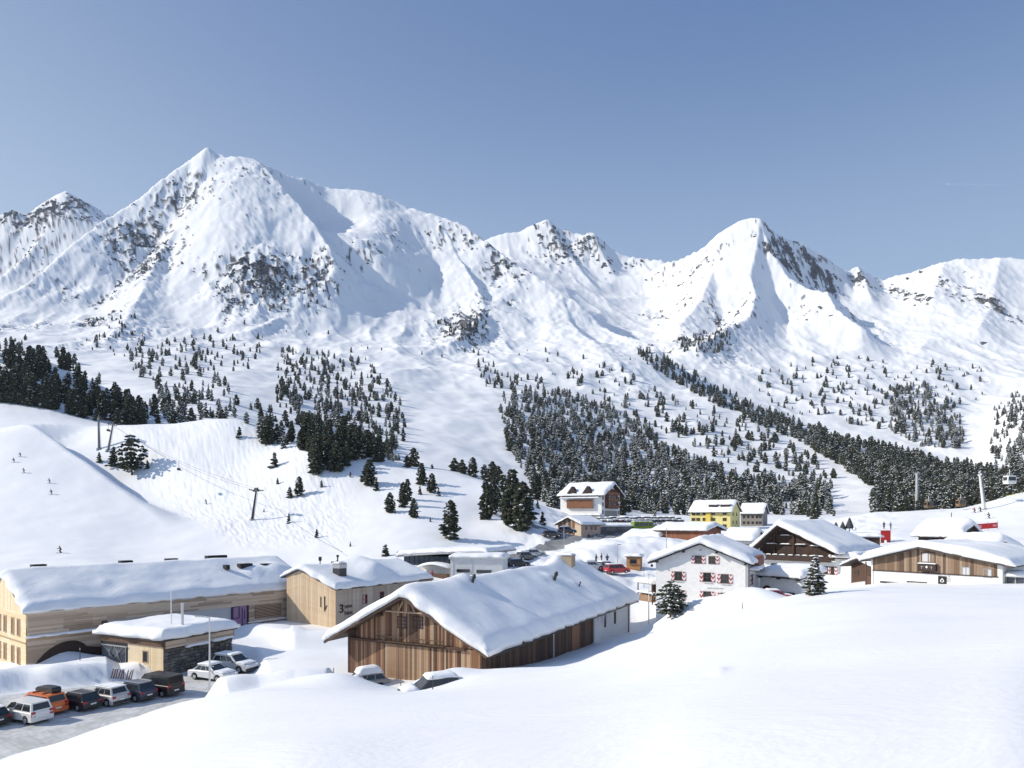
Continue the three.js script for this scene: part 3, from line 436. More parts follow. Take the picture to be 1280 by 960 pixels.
Object.assign(M, {
  white: std(.90, .895, .88, { map: mottle }), whiteGrey: std(.70, .71, .72, { map: mottle }), plasterGrey: std(.56, .57, .59, { map: mottle }), yellow: std(.80, .70, .30, { map: mottle }), pink: std(.62, .45, .37, { map: mottle }), darkWood: std(.055, .032, .025, { map: grainH }), brownWood: std(.26, .115, .06, { map: grainH }), redWood: std(.33, .13, .075, { map: grainH }), roofEdge: std(.075, .06, .052), metalDark: std(.05, .052, .057, { roughness: 0.5, metalness: 0.5 }), metalGrey: std(.42, .43, .44, { roughness: 0.45, metalness: 0.6 }), zinc: std(.55, .56, .57, { roughness: 0.4, metalness: 0.5 }),
  glass: new THREE.MeshPhysicalMaterial({ color: lin(.025, .03, .036), roughness: 0.08, metalness: 0, clearcoat: 0.4 }), glassBlue: new THREE.MeshPhysicalMaterial({ color: lin(.05, .065, .09), roughness: 0.1 }), frame: std(.10, .065, .045), frameWhite: std(.72, .71, .69), brick: std(.40, .32, .22, { map: mottle }), stone: std(.13, .125, .115, { map: mottle, bumpMap: mottle, bumpScale: 0.06 }), concrete: std(.36, .36, .355, { map: mottle }), red: std(.62, .035, .035), redDark: std(.25, .05, .05), purple: std(.32, .20, .33), black: std(.018, .018, .02), roofSnow: new THREE.MeshStandardMaterial({ color: lin(.85, .86, .872), roughness: 0.9, bumpMap: snowBump, bumpScale: 0.03 }), ice: new THREE.MeshPhysicalMaterial({ color: lin(.75, .8, .86), roughness: 0.2, transmission: 0.5, thickness: 0.1, ior: 1.31 }), green: std(.22, .36, .04), curtain: std(.55, .56, .58),
});
const checker = noiseTex(32, (u, v) => { const a = Math.abs(((u * 1.0 + 0.5) % 1) - 0.5) * 2, k = Math.floor((v * 4 + a * 1.0)) % 2; return k ? [0.90, 0.87, 0.86] : [0.64, 0.30, 0.33]; }, true); checker.generateMipmaps = false; checker.minFilter = THREE.LinearFilter;
M.shutter = std(1, 1, 1, { map: checker });
class Bld {
  constructor(name, label, cat, pxL, dL, pxR, dR, baseH, group) {
    const xl = (pxL - CX) / F * dL, xr = (pxR - CX) / F * dR; this.W = Math.hypot(xr - xl, dR - dL); this.th = Math.atan2(dR - dL, xr - xl);
    const g = this.g = new THREE.Group(); g.name = numbered(name); g.position.set(xl, EYE + baseH, -dL); g.rotation.y = this.th; tag(g, label, cat, group); addTop(g);
    this.n = [Math.sin(this.th), Math.cos(this.th)]; this.u = [Math.cos(this.th), -Math.sin(this.th)];
  }
  hit(px, py, x0, z0, nx, nz) { // where a photo pixel meets the upright plane through local (x0, z0) with local normal (nx, nz)
    const o = this.g.position, wx = o.x + x0 * this.u[0] + z0 * this.n[0], wz = o.z + x0 * this.u[1] + z0 * this.n[1], NX = nx * this.u[0] + nz * this.n[0], NZ = nx * this.u[1] + nz * this.n[1], rx = (px - CX) / F, d = (wx * NX + wz * NZ) / (rx * NX - NZ);
    const dx = rx * d - o.x, dz = -d - o.z; return { x: dx * this.u[0] + dz * this.u[1], z: dx * this.n[0] + dz * this.n[1], y: EYE + (HY - py) / F * d - o.y, d };
  }
  f(px, py, z = 0) { return this.hit(px, py, 0, z, 0, 1); }
  s(px, py, x = this.W) { return this.hit(px, py, x, 0, 1, 0); }
  add(name, geo, mat, pos, scale, rotY) { return part(this.g, name, geo, mat, pos, scale, rotY); }
  finish() { this.g.traverse((m) => { if (m.isMesh) m.castShadow = m.receiveShadow = true; }); return this; }
  at(face, a, y, off) { return face === 'f' ? [[a, y, off], 0] : face === 'r' ? [[this.W + off, y, a], Math.PI / 2] : face === 'l' ? [[-off, y, a], -Math.PI / 2] : [[a, y, -this.D - off], Math.PI]; }
  win(face, a, y, w, h, o = {}) {
    const [p, r] = this.at(face, a, y, 0.03), fr = o.frame ?? M.frame, t = o.t ?? 0.09, l = [bx(w + t, t, 0.12, 0, h / 2), bx(w + t, t, 0.12, 0, -h / 2), bx(t, h, 0.12, -w / 2), bx(t, h, 0.12, w / 2)];
    for (let i = 1; i < (o.cols ?? 2); i++) l.push(bx(t * 0.7, h, 0.1, -w / 2 + w * i / (o.cols ?? 2))); for (let i = 1; i < (o.rows ?? 2); i++) l.push(bx(w, t * 0.6, 0.09, 0, -h / 2 + h * i / (o.rows ?? 2)));
    const m = this.add('window', merge(l), fr, p, null, r); part(m, 'pane', bx(w, h, 0.05, 0, 0, 0), o.pane ?? M.glass);
    if (o.sill) part(m, 'sill', bx(w + 0.25, 0.07, 0.2, 0, -h / 2 - 0.09, 0.06), o.sill);
    if (o.shut) for (const s of o.shut === 'both' ? [-1, 1] : [o.shut]) { const [q] = this.at(face, a + (face === 'r' ? -1 : 1) * s * (w / 2 + o.sw / 2 + 0.06), y, 0.05); this.add('shutter', bx(o.sw, h + 0.06, 0.06), M.shutter, q, null, r); }
    return m;
  }
  cladV(face, x0, x1, yb, yt, bw, mats, o = {}) { const R = rng(Math.round(x0 * 100 + x1 * 13 + bw * 977)), n = Math.round((x1 - x0) / bw), w = (x1 - x0) / n; for (let i = 0; i < n; i++) { const a = x0 + (i + 0.5) * w, b = typeof yb === 'function' ? yb(a) : yb, t = typeof yt === 'function' ? yt(a) : yt, h = t - b; if (h < 0.05) continue; const th = 0.035 + 0.02 * R(), [p, r] = this.at(face, a, b + h / 2 + (R() - 0.5) * 0.03, th / 2 + (o.off ?? 0.004)); this.add(o.name ?? 'plank', UBOX, mats[Math.floor(R() * mats.length)], p, [w * 0.95, h, th], r); } }
  cladH(face, x0, x1, y0, y1, ch, mats, o = {}) { const R = rng(Math.round(x0 * 71 + y0 * 133 + x1 * 9 + 5)), n = Math.round((y1 - y0) / ch), h = (y1 - y0) / n; for (let j = 0; j < n; j++) { let a = x0; while (a < x1 - 0.01) { let L = (o.len ?? 4.5) * (0.6 + 0.8 * R()); if (a + L > x1 - 1) L = x1 - a; const th = 0.03 + 0.02 * R(), [p, r] = this.at(face, a + L / 2, y0 + (j + 0.5) * h, th / 2 + (o.off ?? 0.004)); this.add('board', UBOX, mats[Math.floor(R() * mats.length)], p, [L - 0.012, h * 0.95, th], r); a += L; } } }
}
const deckZ = (W0, eave, ridge, xr = W0 / 2) => (x) => (x < xr ? eave + (ridge - eave) * x / xr : eave + (ridge - eave) * (W0 - x) / (W0 - xr));
function houseBody(W0, D, eave, ridge, xr = W0 / 2) { const s = new THREE.Shape(); s.moveTo(0, -1.5); s.lineTo(W0, -1.5); s.lineTo(W0, eave); s.lineTo(xr, ridge); s.lineTo(0, eave); const g = new THREE.ExtrudeGeometry(s, { depth: D, bevelEnabled: false }); return g.translate(0, 0, -D); }
function houseBodyX(L, D, eave, ridge) { const g = houseBody(D, L, eave, ridge); g.rotateY(Math.PI / 2); return g.translate(L, 0, 0); } // ridge along x; spans x 0..L, z -D..0
function roofDeck(x0, x1, z0, z1, y, t, xs = []) { // deck with the cross-section y(x), from z0 to z1
  const s = new THREE.Shape(), k = [x0, ...xs, x1]; k.forEach((x, i) => (i ? s.lineTo(x, y(x)) : s.moveTo(x, y(x)))); [...k].reverse().forEach((x) => s.lineTo(x, y(x) + t)); return new THREE.ExtrudeGeometry(s, { depth: z1 - z0, bevelEnabled: false }).translate(0, 0, z0);
}
function snowSlab(x0, x1, z0, z1, y, th, o = {}) { // a snow layer lying on y(x, z), rounded at its rim
  const cell = o.cell ?? 0.42, nx = Math.max(6, Math.round((x1 - x0) / cell)), nz = Math.max(6, Math.round((z1 - z0) / cell)), pos = [], idx = [], r = o.r ?? th * 1.1, sd = o.seed ?? 1, low = o.low ?? 0.4;
  const P = (i, j, top) => {
    const u = i / nx, v = j / nz, x = lerp(x0, x1, u), z = lerp(z0, z1, v);
    const e = Math.min(x - x0, x1 - x, z - z0, z1 - z), q = clamp(1 - e / r), prof = low + (1 - low) * Math.sqrt(Math.max(0, 1 - q * q));
    const wob = (o.wob ?? 0.24), wx = i === 0 || i === nx ? wob * n2(z / 2.3 + sd, sd) + (u - 0.5) * 0.1 : 0, wz = j === 0 || j === nz ? wob * n2(x / 2.3 - sd, sd * 2) : 0;
    const T = typeof th === 'number' ? th : th(x, z);
    const base = y(x, z) + 0.012; let yy = top ? base + T * prof * (1 + 0.13 * n2(x / 6 + sd, z / 6) + 0.03 * n2b(x / 1.4, z / 1.4 + sd)) : base - (e < 0.001 ? (o.droop ?? 0.05) : 0);
    if (top && o.extra) yy += o.extra(x, z);
    return [x + wx + (top ? 0 : 0), yy, z + wz];
  };
  const id = (i, j, top) => (top ? 0 : (nx + 1) * (nz + 1)) + j * (nx + 1) + i;
  for (const top of [true, false]) for (let j = 0; j <= nz; j++) for (let i = 0; i <= nx; i++) pos.push(...P(i, j, top));
  for (let j = 0; j < nz; j++) for (let i = 0; i < nx; i++) { const a = id(i, j, 1), b = id(i + 1, j, 1), c = id(i, j + 1, 1), d = id(i + 1, j + 1, 1), A = id(i, j, 0), B = id(i + 1, j, 0), C = id(i, j + 1, 0), D = id(i + 1, j + 1, 0); idx.push(a, c, b, b, c, d, A, B, C, B, D, C); }
  const skirt = (a, b, A, B) => idx.push(a, b, A, b, B, A);
  for (let i = 0; i < nx; i++) { skirt(id(i, 0, 1), id(i + 1, 0, 1), id(i, 0, 0), id(i + 1, 0, 0)); skirt(id(i + 1, nz, 1), id(i, nz, 1), id(i + 1, nz, 0), id(i, nz, 0)); }
  for (let j = 0; j < nz; j++) { skirt(id(0, j + 1, 1), id(0, j, 1), id(0, j + 1, 0), id(0, j, 0)); skirt(id(nx, j, 1), id(nx, j + 1, 1), id(nx, j, 0), id(nx, j + 1, 0)); }
  const g = new THREE.BufferGeometry(); g.setAttribute('position', new THREE.Float32BufferAttribute(pos, 3)); const uv = []; for (let k = 0; k < pos.length; k += 3) uv.push(pos[k], pos[k + 2]); g.setAttribute('uv', new THREE.Float32BufferAttribute(uv, 2)); g.setIndex(idx); g.computeVertexNormals(); return g;
}
function gable(b, D, eave, ridge, o = {}) { // body, roof and snow of a house whose ridge runs back from the front
  b.D = D; const W0 = b.W, xr = o.xr ?? W0 / 2, y = deckZ(W0, eave, ridge, xr), sl = o.ovL ?? o.ov ?? 1, sr = o.ovR ?? o.ov ?? 1, f = o.ovF ?? 1, k = o.ovB ?? 0.6, t = o.t ?? 0.18;
  b.add('wall', houseBody(W0, D, eave, ridge, xr), o.wall ?? M.white);
  b.roof = b.add('roof', roofDeck(-sl, W0 + sr, -D - k, f, (x) => y(x) + 0.006, t, [xr]), o.roof ?? M.roofEdge);
  const e = o.sov ?? 0.12; b.add('roof_snow', snowSlab(-sl - e, W0 + sr + e, -D - k - e, f + e, (x, z) => y(x) + t + 0.01, o.snow ?? 0.7, { r: (o.snow ?? 0.7) * 1.2, seed: o.seed ?? 3, cell: o.cell ?? 0.42, extra: o.extra, wob: o.wob }), M.roofSnow);
  b.y = y; return b;
}
function longHouse(b, D, eave, ridge, o = {}) { // the same with the ridge along the front
  b.D = D; const L = b.W, yz = (z) => deckZ(D, eave, ridge)(-z), f = o.ovF ?? 0.6, k = o.ovB ?? 0.6, s = o.ov ?? 0.5, t = o.t ?? 0.16, e = o.sov ?? 0.1;
  b.add('wall', houseBodyX(L, D, eave, ridge), o.wall ?? M.white);
  b.roof = b.add('roof', roofDeck(-f, D + k, -s, L + s, (q) => yz(-q) + 0.006, t, [D / 2]).rotateY(Math.PI / 2), o.roof ?? M.roofEdge);
  b.add('roof_snow', snowSlab(-s - e, L + s + e, -D - k - e, f + e, (x, z) => yz(z) + t + 0.01, o.snow ?? 0.6, { r: (o.snow ?? 0.6) * 1.2, seed: o.seed ?? 9, cell: o.cell ?? 0.42, extra: o.extra, low: o.low, wob: o.wob }), M.roofSnow);
  b.yz = yz; return b;
}

// ---------- the barn in front, with the plastered house at its far end ----------
{
  const b = new Bld('timber_barn', 'large weathered brown plank barn with white house end under deep snow roof', 'barn', 435, 62, 603, 55.7, -14.3);
  const D = 40.5, W0 = b.W, eave = 4.05, ridge = 7.75;
  const lumps = [[b.hit(585, 772, W0 * 0.72, -8, 0, 1), 1.1, 0.55], [b.hit(572, 772, W0 * 0.72, -6, 0, 1), 1.0, 0.3], [b.hit(688, 744, W0 * 0.7, -24, 0, 1), 0.9, 0.5], [b.hit(675, 742, W0 * 0.7, -22, 0, 1), 1.1, 0.28], [b.hit(719, 745, W0 * 0.7, -28, 0, 1), 0.6, 0.2], [{ x: W0 * 0.42, z: -33.2 }, 1.6, 1.1], [{ x: W0 * 0.55, z: -34.5 }, 2.2, 0.5]];
  gable(b, D, eave, ridge, { ovL: 1.5, ovR: 1.2, ovF: 1.5, ovB: 0.6, snow: 0.9, wall: M.darkWood, seed: 4, wob: 0.26, extra: (x, z) => lumps.reduce((a, [p, r, h]) => a + h * Math.exp(-(((x - p.x) / r) ** 2 + ((z - p.z) / r) ** 2)), 0) });
  b.y0 = b.y;
  // gable front: lower planks, big door, upper planks
  const mid = 3.55, dl = b.f(482, 800).x, dr = b.f(533, 800).x;
  b.cladV('f', 0.02, dl, -1, (x) => Math.min(mid, b.y(x) - 0.02), 0.17, W.barn);
  b.cladV('f', dl, dr, -0.6, mid, 0.24, W.barnDoor, { name: 'door_plank', off: 0.02 });
  b.cladV('f', dr, W0 - 0.02, -1, (x) => Math.min(mid, b.y(x) - 0.02), 0.18, W.barn);
  b.cladV('f', 1.0, W0 - 0.9, mid + 0.12, (x) => b.y(x) - 0.02, 0.18, W.barn, { off: 0.01 });
  b.add('beam', bx(W0 * 0.86, 0.22, 0.3, W0 * 0.46, mid + 0.02, 0.12), W.barnDark[0]);
  b.add('balcony_rail', merge([bx(W0 * 0.5, 0.07, 0.07, W0 * 0.5, mid + 0.55, 0.42), bx(W0 * 0.5, 0.06, 0.4, W0 * 0.5, mid + 0.12, 0.25), ...Array.from({ length: 12 }, (_, i) => bx(0.05, 0.5, 0.05, W0 * 0.27 + i * W0 * 0.042, mid + 0.32, 0.42))]), W.barnDark[2]);
  for (const px of [503.5, 523]) { const p = b.f(px, 778); b.win('f', p.x, p.y, 0.95, 0.95, { cols: 1, rows: 3, frame: W.barnDark[1], pane: M.glassBlue }); }
  // gable truss and purlin ends
  b.add('truss', merge([bar(V(W0 / 2 - 2.2, ridge - 1.35, 0.75), V(W0 / 2 + 2.2, ridge - 1.35, 0.75), 0.09), bar(V(W0 / 2, ridge - 0.2, 0.75), V(W0 / 2, ridge - 1.35, 0.75), 0.1), bar(V(W0 / 2 - 0.9, ridge - 1.35, 0.75), V(W0 / 2 - 0.35, ridge - 0.4, 0.75), 0.08), bar(V(W0 / 2 + 0.9, ridge - 1.35, 0.75), V(W0 / 2 + 0.35, ridge - 0.4, 0.75), 0.08)]), W.barn[4]);
  for (const t of [0.06, 0.28, 0.5, 0.72, 0.94]) b.add('purlin', bx(0.22, 0.24, 1.6, W0 * t, b.y(W0 * t) - 0.16, 0.6), W.barnDark[2]);
  const vg = (a, c) => bar(V(a, b.y(a) - 0.02, 1.45), V(c, b.y(c) - 0.02, 1.45), 0.1, 5); b.add('bargeboard', merge([vg(-1.5, W0 / 2), vg(W0 / 2, W0 + 1.2)]), W.barn[7]);
  // long side: dark planks up to the plastered part
  const zW = b.s(741, 780).z;
  b.cladV('r', zW, -0.02, -1.4, eave - 0.05, 0.26, W.barnDark);
  for (const [a, c, m] of [[b.s(714, 790).z, b.s(723, 790).z, W.barn[0]], [b.s(730, 790).z, b.s(737, 790).z, W.barn[7]]]) b.cladV('r', c, a, 0.2, eave - 0.3, 0.28, [m], { off: 0.05, name: 'door_plank' });
  b.add('house_wall', bx(0.3, eave + 2.4, D + zW + 0.02, W0 + 0.06, eave / 2 - 1.25, (zW - D) / 2), M.whiteGrey);
  for (const [px, py] of [[756, 776], [768.5, 772]]) { const p = b.s(px, py, W0 + 0.21); const m = b.win('r', p.z, p.y, 0.5, 1.45, { cols: 1, rows: 2 }); m.position.x += 0.2; }
  for (const [px, py] of [[744.5, 812], [756, 807], [768, 802]]) { const p = b.s(px, py, W0 + 0.21); const m = b.win('r', p.z, p.y, 0.7, 0.5, { cols: 1, rows: 1 }); m.position.x += 0.2; m.name = 'cellar_window'; }
  const dp = b.s(688, 800); b.add('downpipe', merge([bar(V(W0 + 0.35, -2, dp.z), V(W0 + 0.35, eave - 0.5, dp.z), 0.07), bar(V(W0 + 0.35, eave - 0.5, dp.z), V(W0 + 1.0, eave - 0.75, dp.z), 0.06)]), M.zinc);
  const dp2 = b.s(786, 780, W0 + 0.25); b.add('downpipe', bar(V(W0 + 0.32, -3, dp2.z + 0.3), V(W0 + 0.32, eave - 0.4, dp2.z + 0.3), 0.06), M.metalDark);
  b.add('gutter', bar(V(W0 + 1.25, b.y(W0 + 1.25) - 0.05, 1.2), V(W0 + 1.25, b.y(W0 + 1.25) - 0.05, -D), 0.07), M.metalDark);
  { const R = rng(5); for (let i = 0; i < 11; i++) { const z = zW - 2.6 + i * 0.42 + R() * 0.2, L = 0.4 + 1.3 * R(), c = new THREE.ConeGeometry(0.06 + 0.03 * R(), L, 6); c.rotateX(Math.PI); b.add('icicle', c, M.ice, [W0 + 1.22, b.y(W0 + 1.22) - L / 2, z]); } }
  // chimneys and vents through the snow
  for (const [x, z, w, h, m] of [[W0 * 0.40, -38, 1.0, 1.7, M.brick], [W0 * 0.58, -33.5, 1.3, 2.0, M.brick]]) { const y = b.y(x); const c = b.add('chimney', bx(w, h + 1, w, 0, (h + 1) / 2 - 0.5, 0), m, [x, y, z]); part(c, 'chimney_cap', bx(w + 0.2, 0.12, w + 0.2, 0, h + 0.56, 0), M.concrete); part(c, 'snow_cap', snowSlab(-w / 2, w / 2, -w / 2, w / 2, () => h + 0.63, 0.22, { cell: 0.2, wob: 0 }), M.roofSnow); }
  for (const [l, k] of [[lumps[0], 1], [lumps[2], 1.15], [lumps[4], 0.45]]) { const p = l[0], y = b.y(p.x) + 1.0 + 0.35 * k; const v = b.add('roof_vent', merge([new THREE.CylinderGeometry(0.16, 0.2, 1.1, 8).translate(0, -0.25, 0), new THREE.CylinderGeometry(0.1, 0.26, 0.34, 8).translate(0, 0.4, 0)]), M.metalDark, [p.x + 0.75, y, p.z + 0.35], [k, k, k]); v.rotation.z = -0.35; }
  b.add('antenna', merge([bar(V(W0 / 2, ridge, -30), V(W0 / 2, ridge + 2, -30), 0.03), bar(V(W0 / 2 - 0.4, ridge + 1.8, -30), V(W0 / 2 + 0.4, ridge + 1.8, -30), 0.02)]), M.metalGrey);
  b.finish();
}
// ---------- long timber hotel ----------
{
  const b = new Bld('timber_hotel', 'long pale timber clad hotel with louvred windows and deep snow roof', 'hotel', 33, 68, 385, 94, -15.6);
  const L = b.W, D = 14.5, eave = 6.25, ridge = 9.55;
  const lump = (px, py, h, r) => { const p = b.hit(px, py, 0, -3.2, 0, 1); return (x, z) => h * Math.exp(-(((x - p.x) / r) ** 2 + ((z + 3.2) / r) ** 2)); };
  const ls = [lump(318, 718, 0.5, 1.4), lump(345, 715, 0.9, 2.0), lump(130, 757, 0.2, 0.6), lump(70, 735, 0.25, 1.5)];
  longHouse(b, D, eave, ridge, { snow: 0.75, wall: std(.30, .21, .14), ovF: 0.25, ov: 0.15, seed: 12, extra: (x, z) => ls.reduce((a, f) => a + f(x, z), 0) + 0.05 * n2(x / 7, z / 2) });
  const xA = b.f(128, 780).x, xB = b.f(231, 770).x, xC = b.f(288, 770).x, xD = b.f(309.5, 770).x, xw0 = b.f(317, 760).x, xw1 = b.f(350, 755).x;
  // top band of boards right along the front
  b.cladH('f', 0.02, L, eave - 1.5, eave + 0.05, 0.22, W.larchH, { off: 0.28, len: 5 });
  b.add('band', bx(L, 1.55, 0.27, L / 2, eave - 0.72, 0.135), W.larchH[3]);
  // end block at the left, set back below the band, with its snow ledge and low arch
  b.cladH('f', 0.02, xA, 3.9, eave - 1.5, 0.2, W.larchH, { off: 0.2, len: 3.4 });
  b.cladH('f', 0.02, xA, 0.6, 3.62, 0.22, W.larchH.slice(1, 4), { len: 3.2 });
  b.add('ledge', bx(xA, 0.16, 0.5, xA / 2, 3.74, 0.2), W.larchH[3]);
  b.add('ledge_snow', snowSlab(0, xA, -0.1, 0.52, () => 3.82, 0.2, { cell: 0.3, r: 0.2 }), M.roofSnow);
  { const s = new THREE.Shape(); s.moveTo(0.2, 0); s.bezierCurveTo(1.6, 3.4, 4.6, 3.6, 5.4, 2.2); s.lineTo(7, 1.9); s.lineTo(7, 0); b.add('arch_recess', new THREE.ExtrudeGeometry(s, { depth: 0.03, bevelEnabled: false }), M.darkWood, [0, 0, 0.06]); }
  for (const px of [83, 92, 101, 110]) { const p = b.f(px, 775); b.add('louvre', merge(Array.from({ length: 7 }, (_, i) => bx(0.72, 0.09, 0.06, 0, -0.6 + i * 0.2, 0))), W.larchH[3], [p.x, 5.0, 0.3]); }
  // recessed plaster wall with the lettering, then the mural glass
  b.add('plaster_wall', bx(xC - xA, eave - 1.6 + 1, 0.12, (xA + xC) / 2, (eave - 1.6) / 2 - 0.4, 0.08), M.plasterGrey);
  b.add('corner_post', bx(0.5, eave - 1.5, 0.4, xA + 0.1, (eave - 1.5) / 2, 0.18), W.barnDark[4]);
  b.add('mural_panel', bx(xD - xC - 0.25, 3.5, 0.1, (xC + xD) / 2 - 0.1, 2.95, 0.17), M.purple);
  b.add('mural_frame', merge([bx(0.24, 4.1, 0.2, xD - 0.12, 2.8, 0.2), bx(xD - xC, 0.18, 0.2, (xC + xD) / 2, 0.95, 0.2), bx(0.1, 3.6, 0.16, xC + 0.05, 2.8, 0.2), bx(0.08, 3.0, 0.04, xC + 1.45, 3.0, 0.25), bx(0.08, 1.5, 0.04, xC + 0.2, 4.0, 0.25), bx(0.08, 1.5, 0.04, xC + 1.05, 4.0, 0.25), bx(0.9, 0.08, 0.04, xC + 0.62, 4.7, 0.25), bx(0.9, 0.08, 0.04, xC + 0.62, 3.27, 0.25), bx(0.08, 1.2, 0.04, xC + 1.75, 3.6, 0.25)]), std(.045, .025, .05));
  // right block: boards, two rows of louvred openings, snow ledges
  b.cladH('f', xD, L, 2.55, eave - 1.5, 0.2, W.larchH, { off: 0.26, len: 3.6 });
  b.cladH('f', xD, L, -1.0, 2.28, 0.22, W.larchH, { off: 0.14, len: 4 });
  b.add('ledge', bx(L - xD, 0.16, 0.42, (L + xD) / 2, 2.42, 0.22), W.larchH[3]);
  b.add('ledge_snow', snowSlab(xD, L, 0, 0.48, () => 2.5, 0.15, { cell: 0.3, r: 0.2 }), M.roofSnow);
  for (const [y, h] of [[3.75, 1.7], [1.1, 1.6]]) { const w = b.add('louvred_window', bx(xw1 - xw0, h, 0.06, (xw0 + xw1) / 2, y, 0.32), M.darkWood); for (let i = 0; i < 9; i++) part(w, 'slat', UBOX, W.larchH[1], [(xw0 + xw1) / 2, y - h / 2 + (i + 0.5) * h / 9, 0.38], [xw1 - xw0, h / 18, 0.06]); }
  b.add('downpipe', bar(V(L - 1.6, -1, 0.42), V(L - 1.6, eave - 0.1, 0.42), 0.07), M.metalGrey);
  // end wall facing the sun, with the sunlit tone put into its boards
  b.cladH('l', -D + 0.02, -0.02, -1.2, eave, 0.24, W.larchSunlitH, { len: 3 });
  b.cladV('l', -D + 0.05, -0.05, eave, (z) => b.yz(z) - 0.02, 0.3, W.larchSunlitH.map((m) => m), { name: 'board' });
  b.add('storey_trim', merge([bx(0.14, 0.07, D, -0.06, 3.25, -D / 2), bx(0.14, 0.07, D, -0.06, 0.3, -D / 2)]), W.larchH[3]);
  for (const y of [4.65, 1.75]) for (const z of [-2.1, -3.9, -6.3, -8.1, -10.5, -12.3]) b.win('l', z, y, 0.85, 1.7, { cols: 1, rows: 1, frame: W.larchH[3], pane: std(.24, .13, .07), t: 0.14 });
  // vents along the ridge and on the slope
  for (const [px, py, w, z] of [[48, 713, 1.7, -D / 2 - 1.0], [157, 706, 1.7, -D / 2 - 1.0], [214, 701.5, 1.7, -D / 2 - 1.0], [270, 697.5, 3.4, -D / 2 - 1.0], [306, 718, 2.2, -4.3], [334, 716.5, 2.1, -4.0], [283, 719, 0.6, -4.2]]) { const p = b.f(px, py, z); b.add('roof_vent', bx(w * 0.8, 0.62, 0.9, 0, 0.05, 0), M.black, [p.x, Math.max(p.y, b.yz(z) + 1.2), z]); }
  b.finish();
}
// ---------- stone pavilion in front of the hotel ----------
{
  const b = new Bld('stone_pavilion', 'low pavilion of dark stone with timber fascia and thick snow on its flat roof', 'pavilion', 205, 65.6, 290, 73, -15.15);
  const L = b.W, D = 9.2, H0 = 3.4; b.D = D;
  b.add('wall', bx(L - 0.1, H0 + 1.2, D - 0.1, L / 2, H0 / 2 - 0.6, -D / 2), M.stone);
  // stones of the facing wall, one by one
  { const R = rng(61), tones = [std(.14, .135, .125), std(.105, .10, .095), std(.19, .18, .165), std(.085, .083, .08), std(.16, .145, .12)], geos = [0, 1, 2].map((k) => { const g = new THREE.IcosahedronGeometry(0.62, 1), p = g.attributes.position; for (let i = 0; i < p.count; i++) { const q = 0.9 + 0.22 * n3(p.getX(i) * 3 + k * 9, p.getY(i) * 3, p.getZ(i) * 3); p.setXYZ(i, clamp(p.getX(i) * q * 1.2, -0.5, 0.5), clamp(p.getY(i) * q * 1.2, -0.5, 0.5), clamp(p.getZ(i) * q, -0.3, 0.3)); } return g; });
    for (let y = -0.3, j = 0; y < H0 - 0.75; j++) { const h = 0.24 + 0.12 * R(); let x = 0; while (x < L - 0.1) { const w = Math.min(0.34 + 0.4 * R(), L - x); b.add('stone', geos[Math.floor(R() * 3)], tones[Math.floor(R() * 5)], [x + w / 2, y + h / 2, 0.0], [w * 0.97, h * 0.97, 0.3]); x += w; } y += h; } }
  b.cladH('f', 0, L, H0 - 0.7, H0, 0.18, W.larchH.slice(1, 4), { off: 0.2, len: 3 });
  b.add('fascia', merge([bx(L + 0.2, 0.72, 0.2, L / 2, H0 - 0.36, 0.1), bx(0.2, 0.5, D, -0.1, H0 - 0.26, -D / 2)]), W.barnDark[4]);
  b.cladV('l', -5.2, -0.05, -0.6, H0 - 0.5, 0.3, W.larchSunlitH);
  b.win('l', -2.6, 1.75, 0.7, 1.1, { cols: 1, rows: 1, frame: W.larchH[3] });
  { const l = []; for (let i = 0; i < 11; i++) { l.push(bar(V(-0.14, 0.3, -5.4 - i * 0.34), V(-0.14, 2.4, -5.4 - ((i * 5) % 11) * 0.34), 0.045, 4)); } b.add('lattice_screen', merge([...l, bx(0.12, 0.12, 3.9, -0.14, 2.5, -7.2), bx(0.12, 0.12, 3.9, -0.14, 0.3, -7.2)]), M.metalGrey); b.add('lattice_glass', bx(0.06, 2.2, 3.8, -0.06, 1.4, -7.2), M.glassBlue); }
  for (const px of [263, 276.5]) { const p = b.f(px, 808); b.win('f', p.x, p.y, 0.75, 0.75, { cols: 1, rows: 1 }).position.z = 0.18; }
  b.add('ledge_snow', merge([snowSlab(L * 0.28, L * 0.62, 0.1, 0.5, () => H0 - 0.86, 0.2, { cell: 0.2 }), snowSlab(L * 0.68, L, 0.1, 0.5, () => H0 - 0.8, 0.22, { cell: 0.2, seed: 5 })]), M.roofSnow);
  b.add('roof', bx(L + 0.7, 0.2, D + 0.6, L / 2, H0 + 0.12, -D / 2 + 0.05), M.roofEdge);
  b.add('roof_snow', snowSlab(-0.5, L + 0.45, -D - 0.4, 0.5, () => H0 + 0.23, 1.0, { r: 1.1, seed: 15, low: 0.3, cell: 0.3, wob: 0.3 }), M.roofSnow);
  const f1 = b.f(228, 790, -1.2); b.add('flue_pipe', merge([bar(V(f1.x, H0 + 0.4, -1.2), V(f1.x, H0 + 3.3, -1.2), 0.14, 10), bar(V(f1.x, H0 + 3.25, -1.2), V(f1.x, H0 + 3.35, -1.2), 0.2, 10)]), M.zinc);
  const f2 = b.f(214, 770, -2.5); b.add('thin_mast', bar(V(f2.x, H0 + 0.4, -2.5), V(f2.x, H0 + 4.6, -2.5), 0.05), M.frameWhite);
  b.finish();
}
